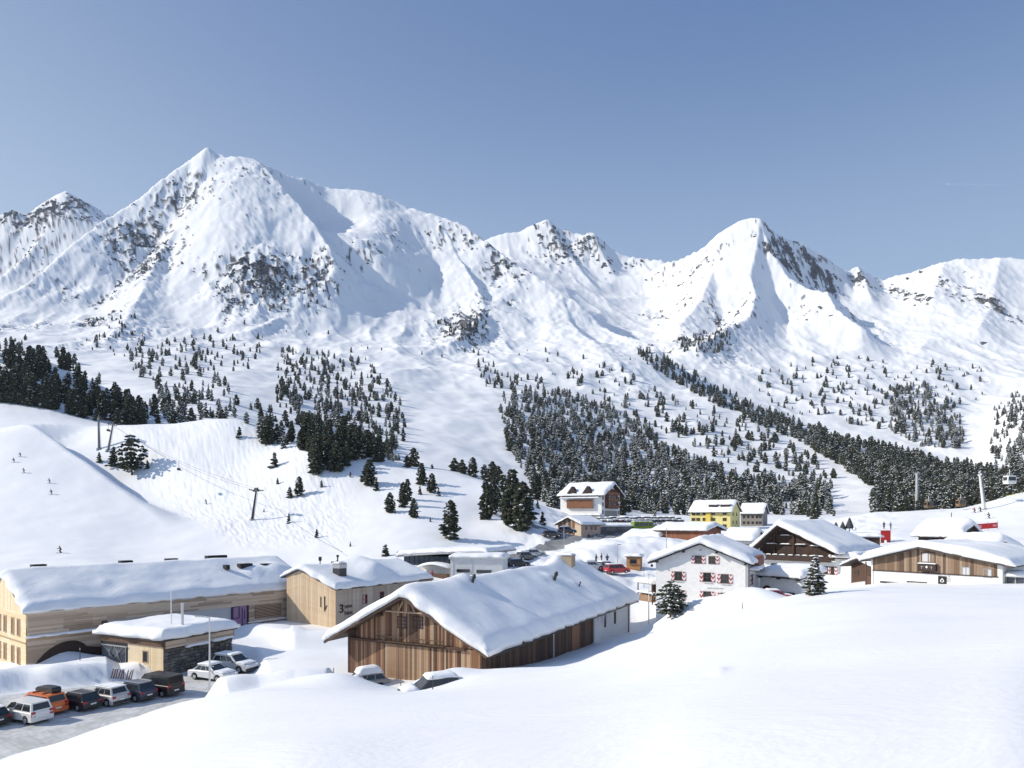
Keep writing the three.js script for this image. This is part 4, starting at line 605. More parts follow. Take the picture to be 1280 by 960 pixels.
// ---------- the boarded house with the lettering ----------
const { FontLoader } = await import('three/addons/loaders/FontLoader.js'); const { TextGeometry } = await import('three/addons/geometries/TextGeometry.js');
const font = await new FontLoader().loadAsync('fonts/droid/droid_sans_bold.typeface.json');
const thin = await new FontLoader().loadAsync('fonts/droid/droid_sans_regular.typeface.json');
const letter = (s, size, f = font) => new TextGeometry(s, { font: f, size, depth: 0.05, curveSegments: 4, bevelEnabled: false });
{
  const b = new Bld('boarded_guesthouse', 'tall guesthouse of pale upright boards lettered with a large 3 and two words', 'guesthouse', 420, 85, 540, 101, -14.6);
  const L = b.W, D = 9.2, eave = 5.85, zr = -6.6, ridge = 8.1; b.D = D;
  const yz = (z) => (z > zr ? lerp(eave, ridge, z / zr) : lerp(ridge, ridge - 0.9, (z - zr) / (-D - zr)));
  const s = new THREE.Shape(); s.moveTo(0, -1.5); s.lineTo(D, -1.5); s.lineTo(D, ridge - 0.9); s.lineTo(-zr, ridge); s.lineTo(0, eave);
  b.add('wall', new THREE.ExtrudeGeometry(s, { depth: L, bevelEnabled: false }).translate(0, 0, -L).rotateY(Math.PI / 2).translate(L, 0, 0), W.larchShadeGrey[1]);
  b.cladV('f', 0.02, L, -1.2, eave, 0.36, W.larchShadeGrey);
  b.cladV('l', -D + 0.02, -0.02, -1.2, (z) => yz(z) - 0.01, 0.42, W.larchSunlit);
  b.add('roof', roofDeck(-0.2, D + 0.9, -0.25, L, (q) => yz(-q) + 0.006, 0.14, [-zr]).rotateY(Math.PI / 2), M.roofEdge);
  b.add('roof_snow', snowSlab(-0.3, L + 0.1, -D - 1, 0.28, (x, z) => yz(z) + 0.155, 0.6, { r: 0.7, seed: 21, extra: (x, z) => 1.3 * Math.exp(-(((x - 9.3) / 2.6) ** 2)) * sstep(-9, -4.5, z) * (1 - sstep(-2.2, 0, z)) - 0.2 * Math.exp(-(((x - 5.5) / 2.2) ** 2)) }), M.roofSnow);
  const cp = b.f(421, 714, -2.6); const ch = b.add('chimney', bx(1.25, 2.2, 1.25), M.metalDark, [cp.x + 0.5, yz(-2.6) + 1.1, -2.6]); part(ch, 'chimney_hood', bx(1.3, 0.55, 1.3, 0, 0.75, 0), M.metalGrey); part(ch, 'snow_cap', snowSlab(-0.6, 0.6, -0.6, 0.6, () => 1.1, 0.25, { cell: 0.2, wob: 0 }), M.roofSnow); part(ch, 'flue_pipe', merge([bar(V(-0.35, 1.1, 0), V(-0.35, 2.0, 0), 0.09, 8), bar(V(-0.35, 1.95, 0), V(-0.35, 2.2, 0), 0.18, 8)]), M.metalDark);
  const t3 = b.f(425.5, 766), tl = b.f(430, 760.5), t2 = b.f(430, 768.6);
  b.add('lettering', letter('3', 1.05), M.black, [t3.x - 0.3, t3.y, 0.07]); b.add('lettering', letter('seen', 0.46, thin), M.black, [tl.x, tl.y, 0.07]); b.add('lettering', letter('haus', 0.46, thin), M.black, [t2.x, t2.y, 0.07]);
  for (const [px, py] of [[456, 749], [477, 745], [500, 741]]) { const p = b.f(px, py); b.win('f', p.x, p.y, 0.75, 1.15, { cols: 1, rows: 2, frame: M.redDark }); }
  const q = b.hit(404, 755, 0, 0, 1, 0); b.add('wall_ornament', merge([bar(V(-0.09, q.y - 0.9, q.z + 0.35), V(-0.09, q.y + 1.0, q.z + 0.35), 0.06), bar(V(-0.09, q.y - 0.8, q.z + 0.35), V(-0.09, q.y - 0.1, q.z + 0.75), 0.05), bar(V(-0.09, q.y - 0.4, q.z - 0.35), V(-0.09, q.y + 0.9, q.z - 0.35), 0.06)]), M.darkWood);
  b.add('plinth', bx(0.3, 0.5, D, -0.1, -0.1, -D / 2), M.black);
  b.finish();
}
// ---------- white house with patterned shutters ----------
{
  const b = new Bld('white_house', 'white plastered house with red and white chevron shutters and snow covered gable roof', 'house', 820, 93.4, 935, 88, -12);
  const D = 13.5, W0 = b.W, eave = 6.35, ridge = 8.75;
  gable(b, D, eave, ridge, { ovL: 0.9, ovR: 0.5, ovF: 0.9, ovB: 0.5, snow: 0.95, seed: 31, roof: M.black, t: 0.22 });
  for (const [px, py, sh] of [[873, 699.5, 'both'], [890, 700, 1]]) { const p = b.f(px, py); b.win('f', p.x, p.y, 0.82, 0.95, { cols: 2, rows: 2, shut: sh, sw: 0.44 }); }
  for (const [px, py] of [[848, 720], [884, 721.5], [906, 723.5], [848, 743], [884, 745], [906, 747]]) { const p = b.f(px, py); b.win('f', p.x, p.y, 0.95, 1.15, { cols: 2, rows: 2, shut: 'both', sw: 0.44, sill: M.frameWhite }); }
  for (const t of [0.02, 0.32, 0.68, 0.98]) b.add('purlin', bx(0.2, 0.22, 0.95, W0 * t, b.y(W0 * t) - 0.15, 0.45), M.black);
  b.add('gable_vent', new THREE.CylinderGeometry(0.16, 0.16, 0.1, 10).rotateX(Math.PI / 2), M.metalGrey, [W0 / 2, ridge - 0.75, 0.03]);
  const tx = b.f(885, 735); { const l = []; let x = 0; const R = rng(8); for (let i = 0; i < 12; i++) { const w = 0.08 + 0.07 * R(); l.push(bx(w, 0.14 + 0.06 * R(), 0.02, x, 0, 0)); x += w + 0.06; } b.add('faded_lettering', merge(l), std(.46, .47, .48), [tx.x, tx.y, 0.02]); }
  b.add('downpipe', bar(V(W0 - 0.35, -1, 0.12), V(W0 - 0.35, eave - 0.1, 0.12), 0.06), M.frameWhite); b.add('downpipe', bar(V(W0 + 0.12, -1, 0.05), V(W0 + 0.12, eave, 0.05), 0.07), M.metalDark);
  // side: timber loggia under the eaves, snow-covered canopy, shuttered window, dark plinth
  b.add('loggia', bx(0.9, 1.5, 5.4, W0 + 0.46, eave + 0.05, -6.2), M.brownWood); b.add('loggia_front', merge([bx(0.05, 1.1, 5.4, W0 + 0.94, eave - 0.1, -6.2), bx(0.5, 1.5, 0.1, W0 + 0.5, eave, -3.4)]), M.redWood);
  b.add('canopy', bx(1.1, 0.12, 8, W0 + 0.5, eave - 0.95, -5), M.metalDark); b.add('canopy_snow', snowSlab(W0 + 0.0, W0 + 1.15, -9.1, -0.9, () => eave - 0.88, 0.4, { cell: 0.25 }), M.roofSnow);
  for (const z of [-3.4]) b.win('r', z, 4.0, 1.2, 1.3, { shut: 'both', sw: 0.9 });
  b.add('plinth', bx(0.12, 1.4, D, W0 + 0.06, 0.9, -D / 2), M.redDark);
  const la = b.f(817, 710); b.add('eave_lamp', merge([new THREE.SphereGeometry(0.2, 8, 6), bar(V(0, 0, 0), V(0, 0.5, 0), 0.03)]), M.metalDark, [-0.5, eave - 0.6, 0.3]);
  b.finish();
}
// ---------- big inn with the dark timber gable ----------
{
  const b = new Bld('gabled_inn', 'inn with a broad dark timber gable over white walls and wide snowy roof', 'inn', 948, 118, 1047, 108, -9.6);
  const W0 = b.W, D = 15, ap = b.f(976, 660), eave = 4.6, ridge = 8.6, xr = ap.x + 0.5;
  gable(b, D, eave, ridge, { xr, ovL: 1.6, ovR: 1.0, ovF: 2.3, ovB: 0.5, snow: 0.95, seed: 41, roof: M.darkWood });
  b.cladV('f', 0.3, W0 - 0.4, 3.1, (x) => b.y(x) - 0.02, 0.3, [M.darkWood, W.barnDark[3], W.barnDark[1]]);
  b.add('balcony', merge([bx(W0 - 1.4, 0.9, 0.12, W0 / 2 - 0.2, 3.35, 1.15), bx(W0 - 1.4, 0.12, 1.2, W0 / 2 - 0.2, 2.9, 0.6)]), M.darkWood);
  b.add('balcony_snow', merge(Array.from({ length: 9 }, (_, i) => snowSlab(0.9 + i * 1.25, 0.9 + i * 1.25 + 0.7, 1.05, 1.3, () => 3.8, 0.13, { cell: 0.2, seed: i }))), M.roofSnow);
  b.add('gable_frame', merge([bx(W0 * 0.55, 0.14, 0.14, xr, 5.5, 0.3), bx(W0 * 0.28, 0.14, 0.14, xr, 7.0, 0.3), bx(0.16, 3.5, 0.14, xr - 1.5, 5.3, 0.3), bx(0.16, 3.5, 0.14, xr + 1.8, 5.3, 0.3)]), W.barn[3]);
  b.add('gable_snow', merge([[-2.9, 5.57, 1.7], [-0.2, 5.57, 1.5], [2.4, 5.57, 1.6], [4.6, 5.4, 1.4], [-0.3, 7.07, 1.4]].map(([x, y, w], i) => snowSlab(xr + x, xr + x + w, 0.2, 0.45, () => y, 0.12, { cell: 0.2, seed: i }))), M.roofSnow);
  for (const [px, py] of [[968, 694], [988, 696], [1000, 699]]) { const p = b.f(px, py); b.win('f', p.x, 1.6, 1.0, 1.1, { frame: M.metalDark, sill: M.metalDark }); }
  for (const [px, y] of [[1032, 1.5], [1040, 1.5]]) { const p = b.f(px, 700); b.win('f', p.x, y, 0.7, 1.2, { shut: 1, sw: 0.4 }); }
  for (const z of [-2, -5, -8, -11, -14]) b.win('r', z, 2.4, 1.1, 1.2, { shut: 'both', sw: 0.5 });
  for (const t of [0.03, 0.97]) b.add('wall_lamp', new THREE.SphereGeometry(0.28, 10, 8), M.frameWhite, [W0 * t + (t < 0.5 ? 0.6 : -0.4), b.y(W0 * t) - 0.9, 0.9]);
  b.add('ridge_ornament', merge([bx(0.3, 0.9, 0.12, 0, 0, 0), bx(0.7, 0.2, 0.12, 0, 0.1, 0)]), M.darkWood, [xr, ridge + 0.35, 1.85]);
  b.finish();
  // terrace wing at its right, with the folded parasols
  const t = new Bld('terrace_wing', 'low wing with a snow covered terrace roof beside the dark gabled inn', 'building', 1071, 106.2, 1109, 114.6, -9.2);
  t.D = 3.2; const h = 3.0; t.add('wall', bx(t.W, h + 1.5, t.D, t.W / 2, h / 2 - 0.7, -t.D / 2), M.white); t.add('roof', bx(t.W + 0.8, 0.2, t.D + 0.8, t.W / 2, h + 0.12, -t.D / 2), M.darkWood); t.add('roof_snow', snowSlab(-0.5, t.W + 0.5, -t.D - 0.4, 0.5, () => h + 0.23, 0.9, { seed: 47 }), M.roofSnow);
  for (const x of [2, 4.6, 7.2, 9.8]) t.win('f', x, 1.7, 1.2, 1.3, { shut: 'both', sw: 0.5 }); t.finish();
}
// folded parasols on the sun terrace
{
  const t = new Bld('sun_terrace', 'raised sun terrace buried in snow with folded parasols behind the inn', 'terrace', 1024, 122, 1100, 119, -8); t.D = 8; t.add('deck', bx(t.W, 5.2, t.D, t.W / 2, 2.4, -t.D / 2), W.barnDark[0]); t.add('deck_snow', snowSlab(-0.4, t.W + 0.4, -t.D - 0.4, 0.4, () => 5.01, 0.7, { seed: 46 }), M.roofSnow); t.finish();
  for (const [px, py, h] of [[1036.5, 667, 13.5], [1045, 665.5, 13], [1053.5, 665, 13], [1062, 661.5, 14.5]]) {
    const d = 124, s = h / F * d, p = at(px, py, d), g = new THREE.Group(); g.name = numbered('folded_parasol');
    part(g, 'canopy', new THREE.LatheGeometry([[0.02, 1], [0.1, 0.86], [0.2, 0.6], [0.31, 0.3], [0.34, 0.12], [0.27, 0.05], [0.02, 0.06]].map(([r, y]) => new THREE.Vector2(r * s, y * s)), 9), std(.055, .057, .065)); part(g, 'pole', bar(V(0, -1.6, 0), V(0, s * 1.02, 0), 0.06), M.metalDark); part(g, 'base_snow', new THREE.SphereGeometry(0.38, 10, 7), M.roofSnow, [0.62, 0.05, 0.5]);
    g.position.copy(p); tag(g, 'dark folded parasol in the row on the inn terrace', 'parasol', 'folded parasols on the inn terrace'); addTop(g);
  }
}
// ---------- garage annex between them ----------
{
  const b = new Bld('garage_annex', 'small white garage with arched door and snow loaded lean-to roof', 'garage', 950, 96, 1002, 90, -11.9);
  const D = 4.5, W0 = b.W; b.D = D; const y = (z) => 4.1 - z * 0.16;
  const s = new THREE.Shape(); s.moveTo(0, -1.5); s.lineTo(D, -1.5); s.lineTo(D, y(-D)); s.lineTo(0, y(0)); b.add('wall', new THREE.ExtrudeGeometry(s, { depth: W0, bevelEnabled: false }).translate(0, 0, -W0).rotateY(Math.PI / 2).translate(W0, 0, 0), M.white);
  b.add('roof', roofDeck(-0.7, D, -0.3, W0 + 0.4, (q) => y(-q) + 0.006, 0.2).rotateY(Math.PI / 2), M.black);
  b.add('roof_snow', snowSlab(-0.35, W0 + 0.45, -D, 0.78, (x, z) => y(z) + 0.21, 0.9, { seed: 51 }), M.roofSnow);
  { const a = new THREE.Shape(); a.moveTo(-0.75, -1.3); a.lineTo(-0.75, 0.7); a.absarc(0, 0.7, 0.75, Math.PI, 0, true); a.lineTo(0.75, -1.3); const m = b.add('arched_door', new THREE.ExtrudeGeometry(a, { depth: 0.08, bevelEnabled: false }), M.redDark, [b.f(957, 735).x + 0.3, 1.2, 0.01]); const c = new THREE.TorusGeometry(0.8, 0.09, 6, 16, Math.PI); part(m, 'door_frame', c.translate(0, 0.7, 0.06), M.darkWood); }
  b.win('f', b.f(985, 736).x, 1.45, 2.1, 1.3, { cols: 3, rows: 1, frame: M.metalDark });
  for (const t of [0.05, 0.5, 0.95]) b.add('rafter_end', bx(0.14, 0.2, 0.7, W0 * t, 3.9, 0.35), M.black); b.finish();
}
// ---------- chalet at the right ----------
{
  const b = new Bld('brown_chalet', 'brown plank chalet on a white base with a wavy thick snow roof and small balcony', 'chalet', 1090, 80, 1253, 70, -7.7);
  const D = 14, W0 = b.W, ap = b.f(1152, 681), eave = 3.05, ridge = 4.55, xr = ap.x;
  gable(b, D, eave, ridge, { xr, ovL: 1.1, ovR: 1.0, ovF: 0.8, ovB: 0.6, snow: 0.85, seed: 61, wall: M.white, roof: M.roofEdge, extra: (x, z) => 0.18 * Math.sin(x * 0.8) });
  const y0 = b.f(1170, 717).y; b.y1 = y0;
  b.cladV('f', 0.12, W0 - 0.45, y0, (x) => b.y(x) - 0.01, 0.26, W.chalet); b.add('corner_post', bx(0.16, eave, 0.12, 0.05, eave / 2, 0.05), M.white);
  b.add('sill_beam', bx(W0 - 0.4, 0.1, 0.14, W0 / 2 - 0.15, y0, 0.05), M.darkWood);
  const wp = b.f(1160.5, 698); b.win('f', wp.x, wp.y + 0.1, 1.35, 1.05, { cols: 2, rows: 1, frame: W.chalet[3], pane: M.curtain });
  const bp = b.f(1160.5, 709.5); const bal = b.add('balcony', merge([bx(1.75, 0.06, 0.5, 0, 0.42, 0.28), bx(1.75, 0.72, 0.06, 0, 0, 0.5), bx(0.06, 0.72, 0.5, -0.86, 0, 0.27), bx(0.06, 0.72, 0.5, 0.86, 0, 0.27), bx(1.75, 0.06, 0.5, 0, -0.36, 0.28)]), std(.05, .03, .026), [bp.x, bp.y, 0]); part(bal, 'carved_heart', new THREE.SphereGeometry(0.13, 8, 6), M.frameWhite, [0, 0.08, 0.52], [1, 1.1, 0.25]); part(bal, 'carved_scroll', merge([bx(0.3, 0.05, 0.03, -0.45, 0.12, 0.545), bx(0.05, 0.3, 0.03, -0.5, 0.02, 0.545), bx(0.3, 0.05, 0.03, 0.45, 0.12, 0.545), bx(0.05, 0.3, 0.03, 0.5, 0.02, 0.545)]), std(.4, .38, .36)); part(bal, 'rail_snow', snowSlab(-0.85, 0.85, 0.05, 0.55, () => 0.46, 0.08, { cell: 0.15, wob: 0.02 }), M.roofSnow);
  for (const [px, py] of [[1207.5, 714], [1234.5, 716.5]]) { const p = b.f(px, py); b.win('f', p.x, p.y, 0.72, 0.85, { cols: 2, rows: 1, frame: std(.3, .3, .31), pane: M.curtain }); }
  const sg = b.f(1178, 725); const sn = b.add('black_sign', bx(0.8, 0.85, 0.06), M.black, [sg.x, sg.y, 0.05]); { const a = new THREE.Shape(); a.moveTo(0, 0.26); a.bezierCurveTo(0.1, 0.12, 0.22, 0, 0.2, -0.14); a.bezierCurveTo(0.14, -0.26, -0.14, -0.26, -0.2, -0.14); a.bezierCurveTo(-0.22, 0, -0.1, 0.12, 0, 0.26); const hh = new THREE.Path(); hh.moveTo(0, 0.1); hh.bezierCurveTo(0.06, 0, 0.13, -0.06, 0.1, -0.12); hh.bezierCurveTo(0.06, -0.18, -0.06, -0.18, -0.1, -0.12); hh.bezierCurveTo(-0.13, -0.06, -0.06, 0, 0, 0.1); a.holes.push(hh); part(sn, 'sign_emblem', new THREE.ExtrudeGeometry(a, { depth: 0.02, bevelEnabled: false }), M.frameWhite, [0, -0.02, 0.03]); }
  const nt = b.f(1186, 723); b.add('notice', merge([bx(0.3, 0.5, 0.03, 0, -0.15, 0), bx(0.18, 0.12, 0.05, 0, 0.25, 0.01)]), std(.5, .5, .48), [nt.x, nt.y, 0.03]);
  for (const px of [1112, 1146]) { const p = b.f(px, 728); b.add('cellar_window', bx(2.1, 0.2, 0.05), M.glass, [p.x, p.y, 0.02]); }
  b.add('porch', merge([bar(V(-0.95, -0.5, -0.6), V(-0.95, eave - 0.35, -0.6), 0.08), bar(V(-0.95, -0.5, -4), V(-0.95, eave - 0.35, -4), 0.08), bx(0.06, 1.1, 3.6, -0.95, 0.55, -2.3), bx(1.0, 1.1, 0.06, -0.5, 0.55, -0.6)]), std(.12, .07, .05));
  b.add('glazed_porch', bx(2.6, 1.7, 3, W0 + 1.25, 1.0, -2.4), M.glassBlue); b.add('porch_frame', merge([0, 1, 2, 3].map((i) => bx(0.12, 1.8, 0.12, W0 + 0.1 + i * 0.8, 1.0, -0.85))), std(.3, .31, .3)); b.add('porch_snow', snowSlab(W0 - 0.1, W0 + 2.8, -4.2, -0.5, () => 1.88, 0.6, { seed: 65 }), M.roofSnow);
  b.finish();
}
// ---------- roofs behind the chalet ----------
function plainHouse(name, label, cat, pxL, dL, pxR, dR, base, D, eave, ridge, o) { const b = new Bld(name, label, cat, pxL, dL, pxR, dR, base, o.group); (o.along ? longHouse : gable)(b, D, eave, ridge, o); return b; }
{
  let b = plainHouse('snowed_in_house', 'house almost hidden by its broad snow roof behind the brown chalet', 'house', 1148, 128, 1202, 122, -4.6, 7, 2.0, 3.7, { along: true, snow: 1.3, seed: 71, wall: M.darkWood, ovF: 1.2 }); b.add('roof_post', bar(V(4, 4, -4), V(4, 6, -4), 0.06), M.metalDark); b.win('f', 3, 0.9, 1.4, 0.9); b.finish();
  b = plainHouse('snowed_in_house', 'low house with a rounded snow roof wedged behind the brown chalet ridge', 'house', 1178, 106, 1232, 98, -6.2, 5, 1.9, 3.0, { along: true, snow: 1.2, seed: 73, wall: M.darkWood, ovF: 0.8 }); b.win('f', 3, 0.8, 1.2, 0.8); b.finish();
  b = plainHouse('stable_hut', 'dark timber hut with snowy roof beside the porch of the brown chalet', 'hut', 1064, 97, 1092, 93, -8.4, 5, 2.1, 2.9, { snow: 0.5, seed: 75, wall: W.barnDark[0] }); b.win('f', 1, 1.0, 0.7, 0.6); b.finish();
}
// ---------- lift station and service building ----------
{
  const b = new Bld('lift_station', 'lift valley station with dark glazed front and sweeping snow covered roof', 'station', 504, 124, 560, 121, -9.6);
  const W0 = b.W, D = 14; b.D = D;
  b.add('base', bx(W0 + 1, 2.4, D, W0 / 2, 0.2, -D / 2), M.whiteGrey); b.add('glazing', bx(W0, 1.7, D - 1, W0 / 2, 2.2, -D / 2), M.glassBlue);
  for (let i = 0; i <= 9; i++) b.add('mullion', bx(0.12, 1.7, 0.12, W0 * i / 9, 2.2, -0.45), M.metalDark);
  const ry = (x, z) => 3.1 + 0.9 * Math.sin(clamp((x + 2) / (W0 + 12)) * Math.PI * 0.6); b.add('roof', snowSlab(-1.2, W0 + 7.6, -D - 1, 0.3, (x, z) => ry(x, z) - 0.3, 0.28, { low: 1, wob: 0, cell: 0.7 }), M.metalGrey);
  b.add('roof_snow', snowSlab(-1.2, W0 + 7.6, -D - 1, 0.3, (x, z) => ry(x, z), 0.75, { seed: 81, cell: 0.5 }), M.roofSnow);
  b.add('snow_canopy', snowSlab(W0 * 0.45, W0 + 1.2, -0.5, 2.4, (x, z) => 1.2 + 0.9 * Math.sin(clamp((x - W0 * 0.45) / (W0 * 0.55 + 1)) * Math.PI) * 0.6, 0.4, { seed: 83 }), M.roofSnow);
  b.add('side_lattice', merge(Array.from({ length: 8 }, (_, i) => bx(0.12, 1.9, 0.12, W0 + 7, 3.0, -0.4 - i * 1.5)).concat([bx(0.1, 0.1, 11, W0 + 7, 3.9, -5.5), bx(0.1, 0.1, 11, W0 + 7, 3.0, -5.5), bx(0.1, 0.1, 11, W0 + 7, 2.2, -5.5)])), M.metalDark); b.add('side_wall', bx(0.2, 2.2, 12, W0 + 6.8, 2.7, -6), M.glass);
  b.add('timber_deck', bx(7, 0.9, 1.6, W0 * 0.72, -0.3, 2.2), W.barnDark[4]); b.finish();
  const c = new Bld('service_building', 'grey flat roofed service building with dark strip windows beside the lift station', 'building', 563, 113, 628, 112, -10.4);
  c.D = 7; c.add('wall', bx(c.W, 6, c.D, c.W / 2, 0.9, -c.D / 2), M.whiteGrey); c.add('roof', bx(c.W + 0.5, 0.22, c.D + 0.5, c.W / 2, 4.02, -c.D / 2), M.zinc); c.add('roof_snow', snowSlab(-0.25, c.W + 0.25, -c.D - 0.2, 0.25, () => 4.14, 0.6, { seed: 85 }), M.roofSnow);
  for (const [px, py, w] of [[579, 713.5, 2.1], [605, 714.5, 2.4]]) { const p = c.f(px, py); c.win('f', p.x, p.y, w, 0.42, { cols: 3, rows: 1, frame: M.metalDark }); } for (const t of [0.06, 0.42]) c.add('joint_strip', bx(0.08, 4.5, 0.05, c.W * t, 1.6, 0.02), M.zinc); c.finish();
}
// ---------- houses at the back of the village ----------
{
  let b = new Bld('brown_hotel', 'tall white and brown hotel with timber balconies and two dormers at the forest edge', 'hotel', 752, 225, 774.5, 240, 1.0);
  gable(b, 15, 7.6, 11.2, { ov: 1.6, ovF: 1.6, snow: 0.9, seed: 91, roof: M.darkWood, cell: 0.7 }); let w = b.W;
  b.add('timber_front', bx(w * 0.66, 6.6, 0.5, w * 0.5, 6.2, 0.26), std(.12, .045, .03)); for (const y of [3.6, 5.8, 8]) b.add('balcony', merge([bx(w * 0.66, 0.9, 0.15, w * 0.5, y, 1.1), bx(w * 0.66, 0.12, 0.8, w * 0.5, y - 0.4, 0.8)]), M.brownWood);
  for (const y of [1.6, 4.2, 6.4]) for (const x of [1.1, w - 1.1]) b.win('f', x, y, 0.8, 1.2, { cols: 1 }); for (const y of [4.9, 7]) for (const t of [0.36, 0.5, 0.64]) b.win('f', w * t, y, 0.9, 1.3, { cols: 1, frame: M.frameWhite }).position.z = 0.54;
  b.add('ground_floor', bx(w * 0.66, 1.8, 0.2, w * 0.5, 1.2, 0.12), std(.32, .30, .26));
  b.add('side_balcony', merge([bx(0.15, 2.6, 9.4, -0.9, 4.4, -7.5), bx(0.9, 0.15, 9.4, -0.45, 3.0, -7.5), bx(0.9, 0.15, 9.4, -0.45, 5.7, -7.5)]), M.brownWood); b.add('side_canopy', snowSlab(-1.8, 0, -14.6, -0.2, () => 6.3, 0.4, { cell: 0.5 }), M.roofSnow);
  for (const z of [-4.6, -10.2]) { const s = new THREE.Shape(); s.moveTo(-2, 0); s.lineTo(2, 0); s.lineTo(0, 2.6); b.add('dormer', new THREE.ExtrudeGeometry(s, { depth: 2.4, bevelEnabled: false }).rotateY(-Math.PI / 2), M.darkWood, [1.0, 7.7, z]); }
  b.add('annex', bx(3.2, 3.6, 5, w + 2, 1.6, -5), M.white); b.add('annex_snow', snowSlab(w + 0.2, w + 3.8, -7.7, -2.3, () => 3.42, 0.8, { cell: 0.5 }), M.roofSnow); b.add('terrace_wall', bx(1.2, 1.8, 15, -1.6, -0.3, -7), M.concrete); b.add('terrace_snow', snowSlab(-2.4, -0.6, -14.8, 0.6, () => 0.62, 0.5, { cell: 0.5 }), M.roofSnow); b.finish();
  b = new Bld('stone_house', 'small pink and stone house with snowy gable roof below the brown hotel', 'house', 697.5, 190, 727, 184, -5.6);
  gable(b, 9, 4.4, 6.1, { ov: 0.7, ovF: 0.8, snow: 0.55, seed: 93, wall: M.pink, cell: 0.5 }); w = b.W; b.cladV('f', 0.1, w * 0.72, 0.2, (x) => b.y(x) - 0.05, 0.45, W.larchShadeGrey.slice(1, 2).concat(W.barn.slice(6))); b.add('tan_plaster', bx(w * 0.26, 3.4, 0.1, w * 0.86, 2.4, 0.05), std(.62, .52, .38)); b.win('f', w * 0.62, 2.5, 0.8, 1.1); for (const [z, y] of [[-2, 3.4], [-4.2, 3.4], [-6, 3.4], [-3, 1.2], [-6.4, 1.2]]) b.win('r', z, y, 0.7, 0.9, { cols: 1 }); b.add('base_strip', bx(w, 0.5, 0.3, w / 2, -0.1, 0.1), M.stone); b.finish();  // tan plaster panel on the front, dark stone strip along the base
  b = new Bld('yellow_house', 'yellow three storey house with snowy roof and two shed dormers', 'house', 863, 240, 913, 232, -3.4);
  longHouse(b, 11, 6.6, 10, { snow: 0.5, seed: 95, wall: M.yellow, cell: 0.7, ovF: 1.1 }); w = b.W; for (const y of [1.4, 3.6, 5.7]) for (const t of [0.08, 0.2, 0.36, 0.58, 0.86]) { if (y < 2 && t < 0.5) continue; b.win('f', w * t, y, 1.25, 1.0, { frame: std(.2, .15, .06) }); } for (const y of [2.6, 5.4]) for (const z of [-3, -7]) b.win('r', z, y, 0.9, 1.1, { frame: std(.2, .15, .06) }); b.add('yellow_bay', bx(w * 0.12, 5.4, 0.5, w * 0.46, 3.3, 0.26), std(.72, .55, .10)); for (const t of [0.55, 0.85]) { b.add('dormer', bx(3.2, 1.0, 2.4, w * t, 8.2, -2.2), M.darkWood); b.add('dormer_snow', snowSlab(w * t - 1.8, w * t + 1.8, -4, -0.9, () => 8.72, 0.35, { cell: 0.5 }), M.roofSnow); } b.finish();
  b = new Bld('grey_house', 'grey timber house with snowy roof standing beside the yellow house', 'house', 926, 252, 953, 248, -2.6);
  longHouse(b, 9, 5.2, 8.6, { snow: 0.5, seed: 97, wall: std(.24, .22, .21), cell: 0.7 }); for (const t of [0.15, 0.35, 0.55, 0.75, 0.9]) for (const y of [1.6, 3.8]) b.win('f', b.W * t, y, 0.8, 0.9, { cols: 1 }); b.finish();
  b = new Bld('red_timber_shed', 'long reddish timber shed with a wide snow roof below the yellow house', 'shed', 824, 168, 880, 160, -4.6);
  longHouse(b, 9, 2.1, 3.1, { snow: 0.9, seed: 99, wall: M.redWood, cell: 0.6, ovF: 0.9, ov: 1.2 }); b.cladV('f', 0.1, b.W - 0.1, -0.5, 2.05, 0.5, [M.redWood, M.brownWood]); b.finish();
  b = new Bld('village_house', 'low house showing only its snow roof beside the red timber shed', 'house', 780, 172, 822, 166, -6, null);
  longHouse(b, 8, 1.6, 2.7, { snow: 0.9, seed: 98, wall: M.whiteGrey, cell: 0.6 }); b.win('f', b.W * 0.8, 0.6, 2, 0.8); b.finish();
  b = new Bld('village_house', 'dark walled house with snowy roof just behind the dark gabled inn', 'house', 905, 150, 940, 146, -7.6);
  longHouse(b, 8, 3.2, 5, { snow: 0.8, seed: 94, wall: M.whiteGrey, cell: 0.6 }); for (const t of [0.2, 0.5, 0.8]) b.win('f', b.W * t, 1.8, 1, 1.1); b.finish();
  b = new Bld('wood_store', 'small open wood store with snow on its two shelves beside the white house', 'shed', 797, 99, 816, 96, -11.7);
  b.D = 3; b.add('frame', merge([bx(0.12, 3, 0.12, 0.1, 1.2, 0), bx(0.12, 3, 0.12, b.W - 0.1, 1.2, 0), bx(b.W, 0.12, 3, b.W / 2, 1.2, -1.5), bx(b.W, 0.12, 3, b.W / 2, 2.6, -1.5)]), W.barn[3]); b.add('stacked_wood', bx(b.W - 0.3, 1.0, 2.4, b.W / 2, 0.5, -1.4), W.barn[2]); b.add('back_wall', bx(b.W, 3, 0.1, b.W / 2, 1.2, -2.6), W.barnDark[0]); b.add('roof_snow', snowSlab(-0.3, b.W + 0.3, -3, 0.4, () => 2.67, 0.7, { cell: 0.3, seed: 96 }), M.roofSnow); b.add('shelf_snow', snowSlab(0, b.W, -0.6, 0.25, () => 1.27, 0.25, { cell: 0.25 }), M.roofSnow); b.finish();
}

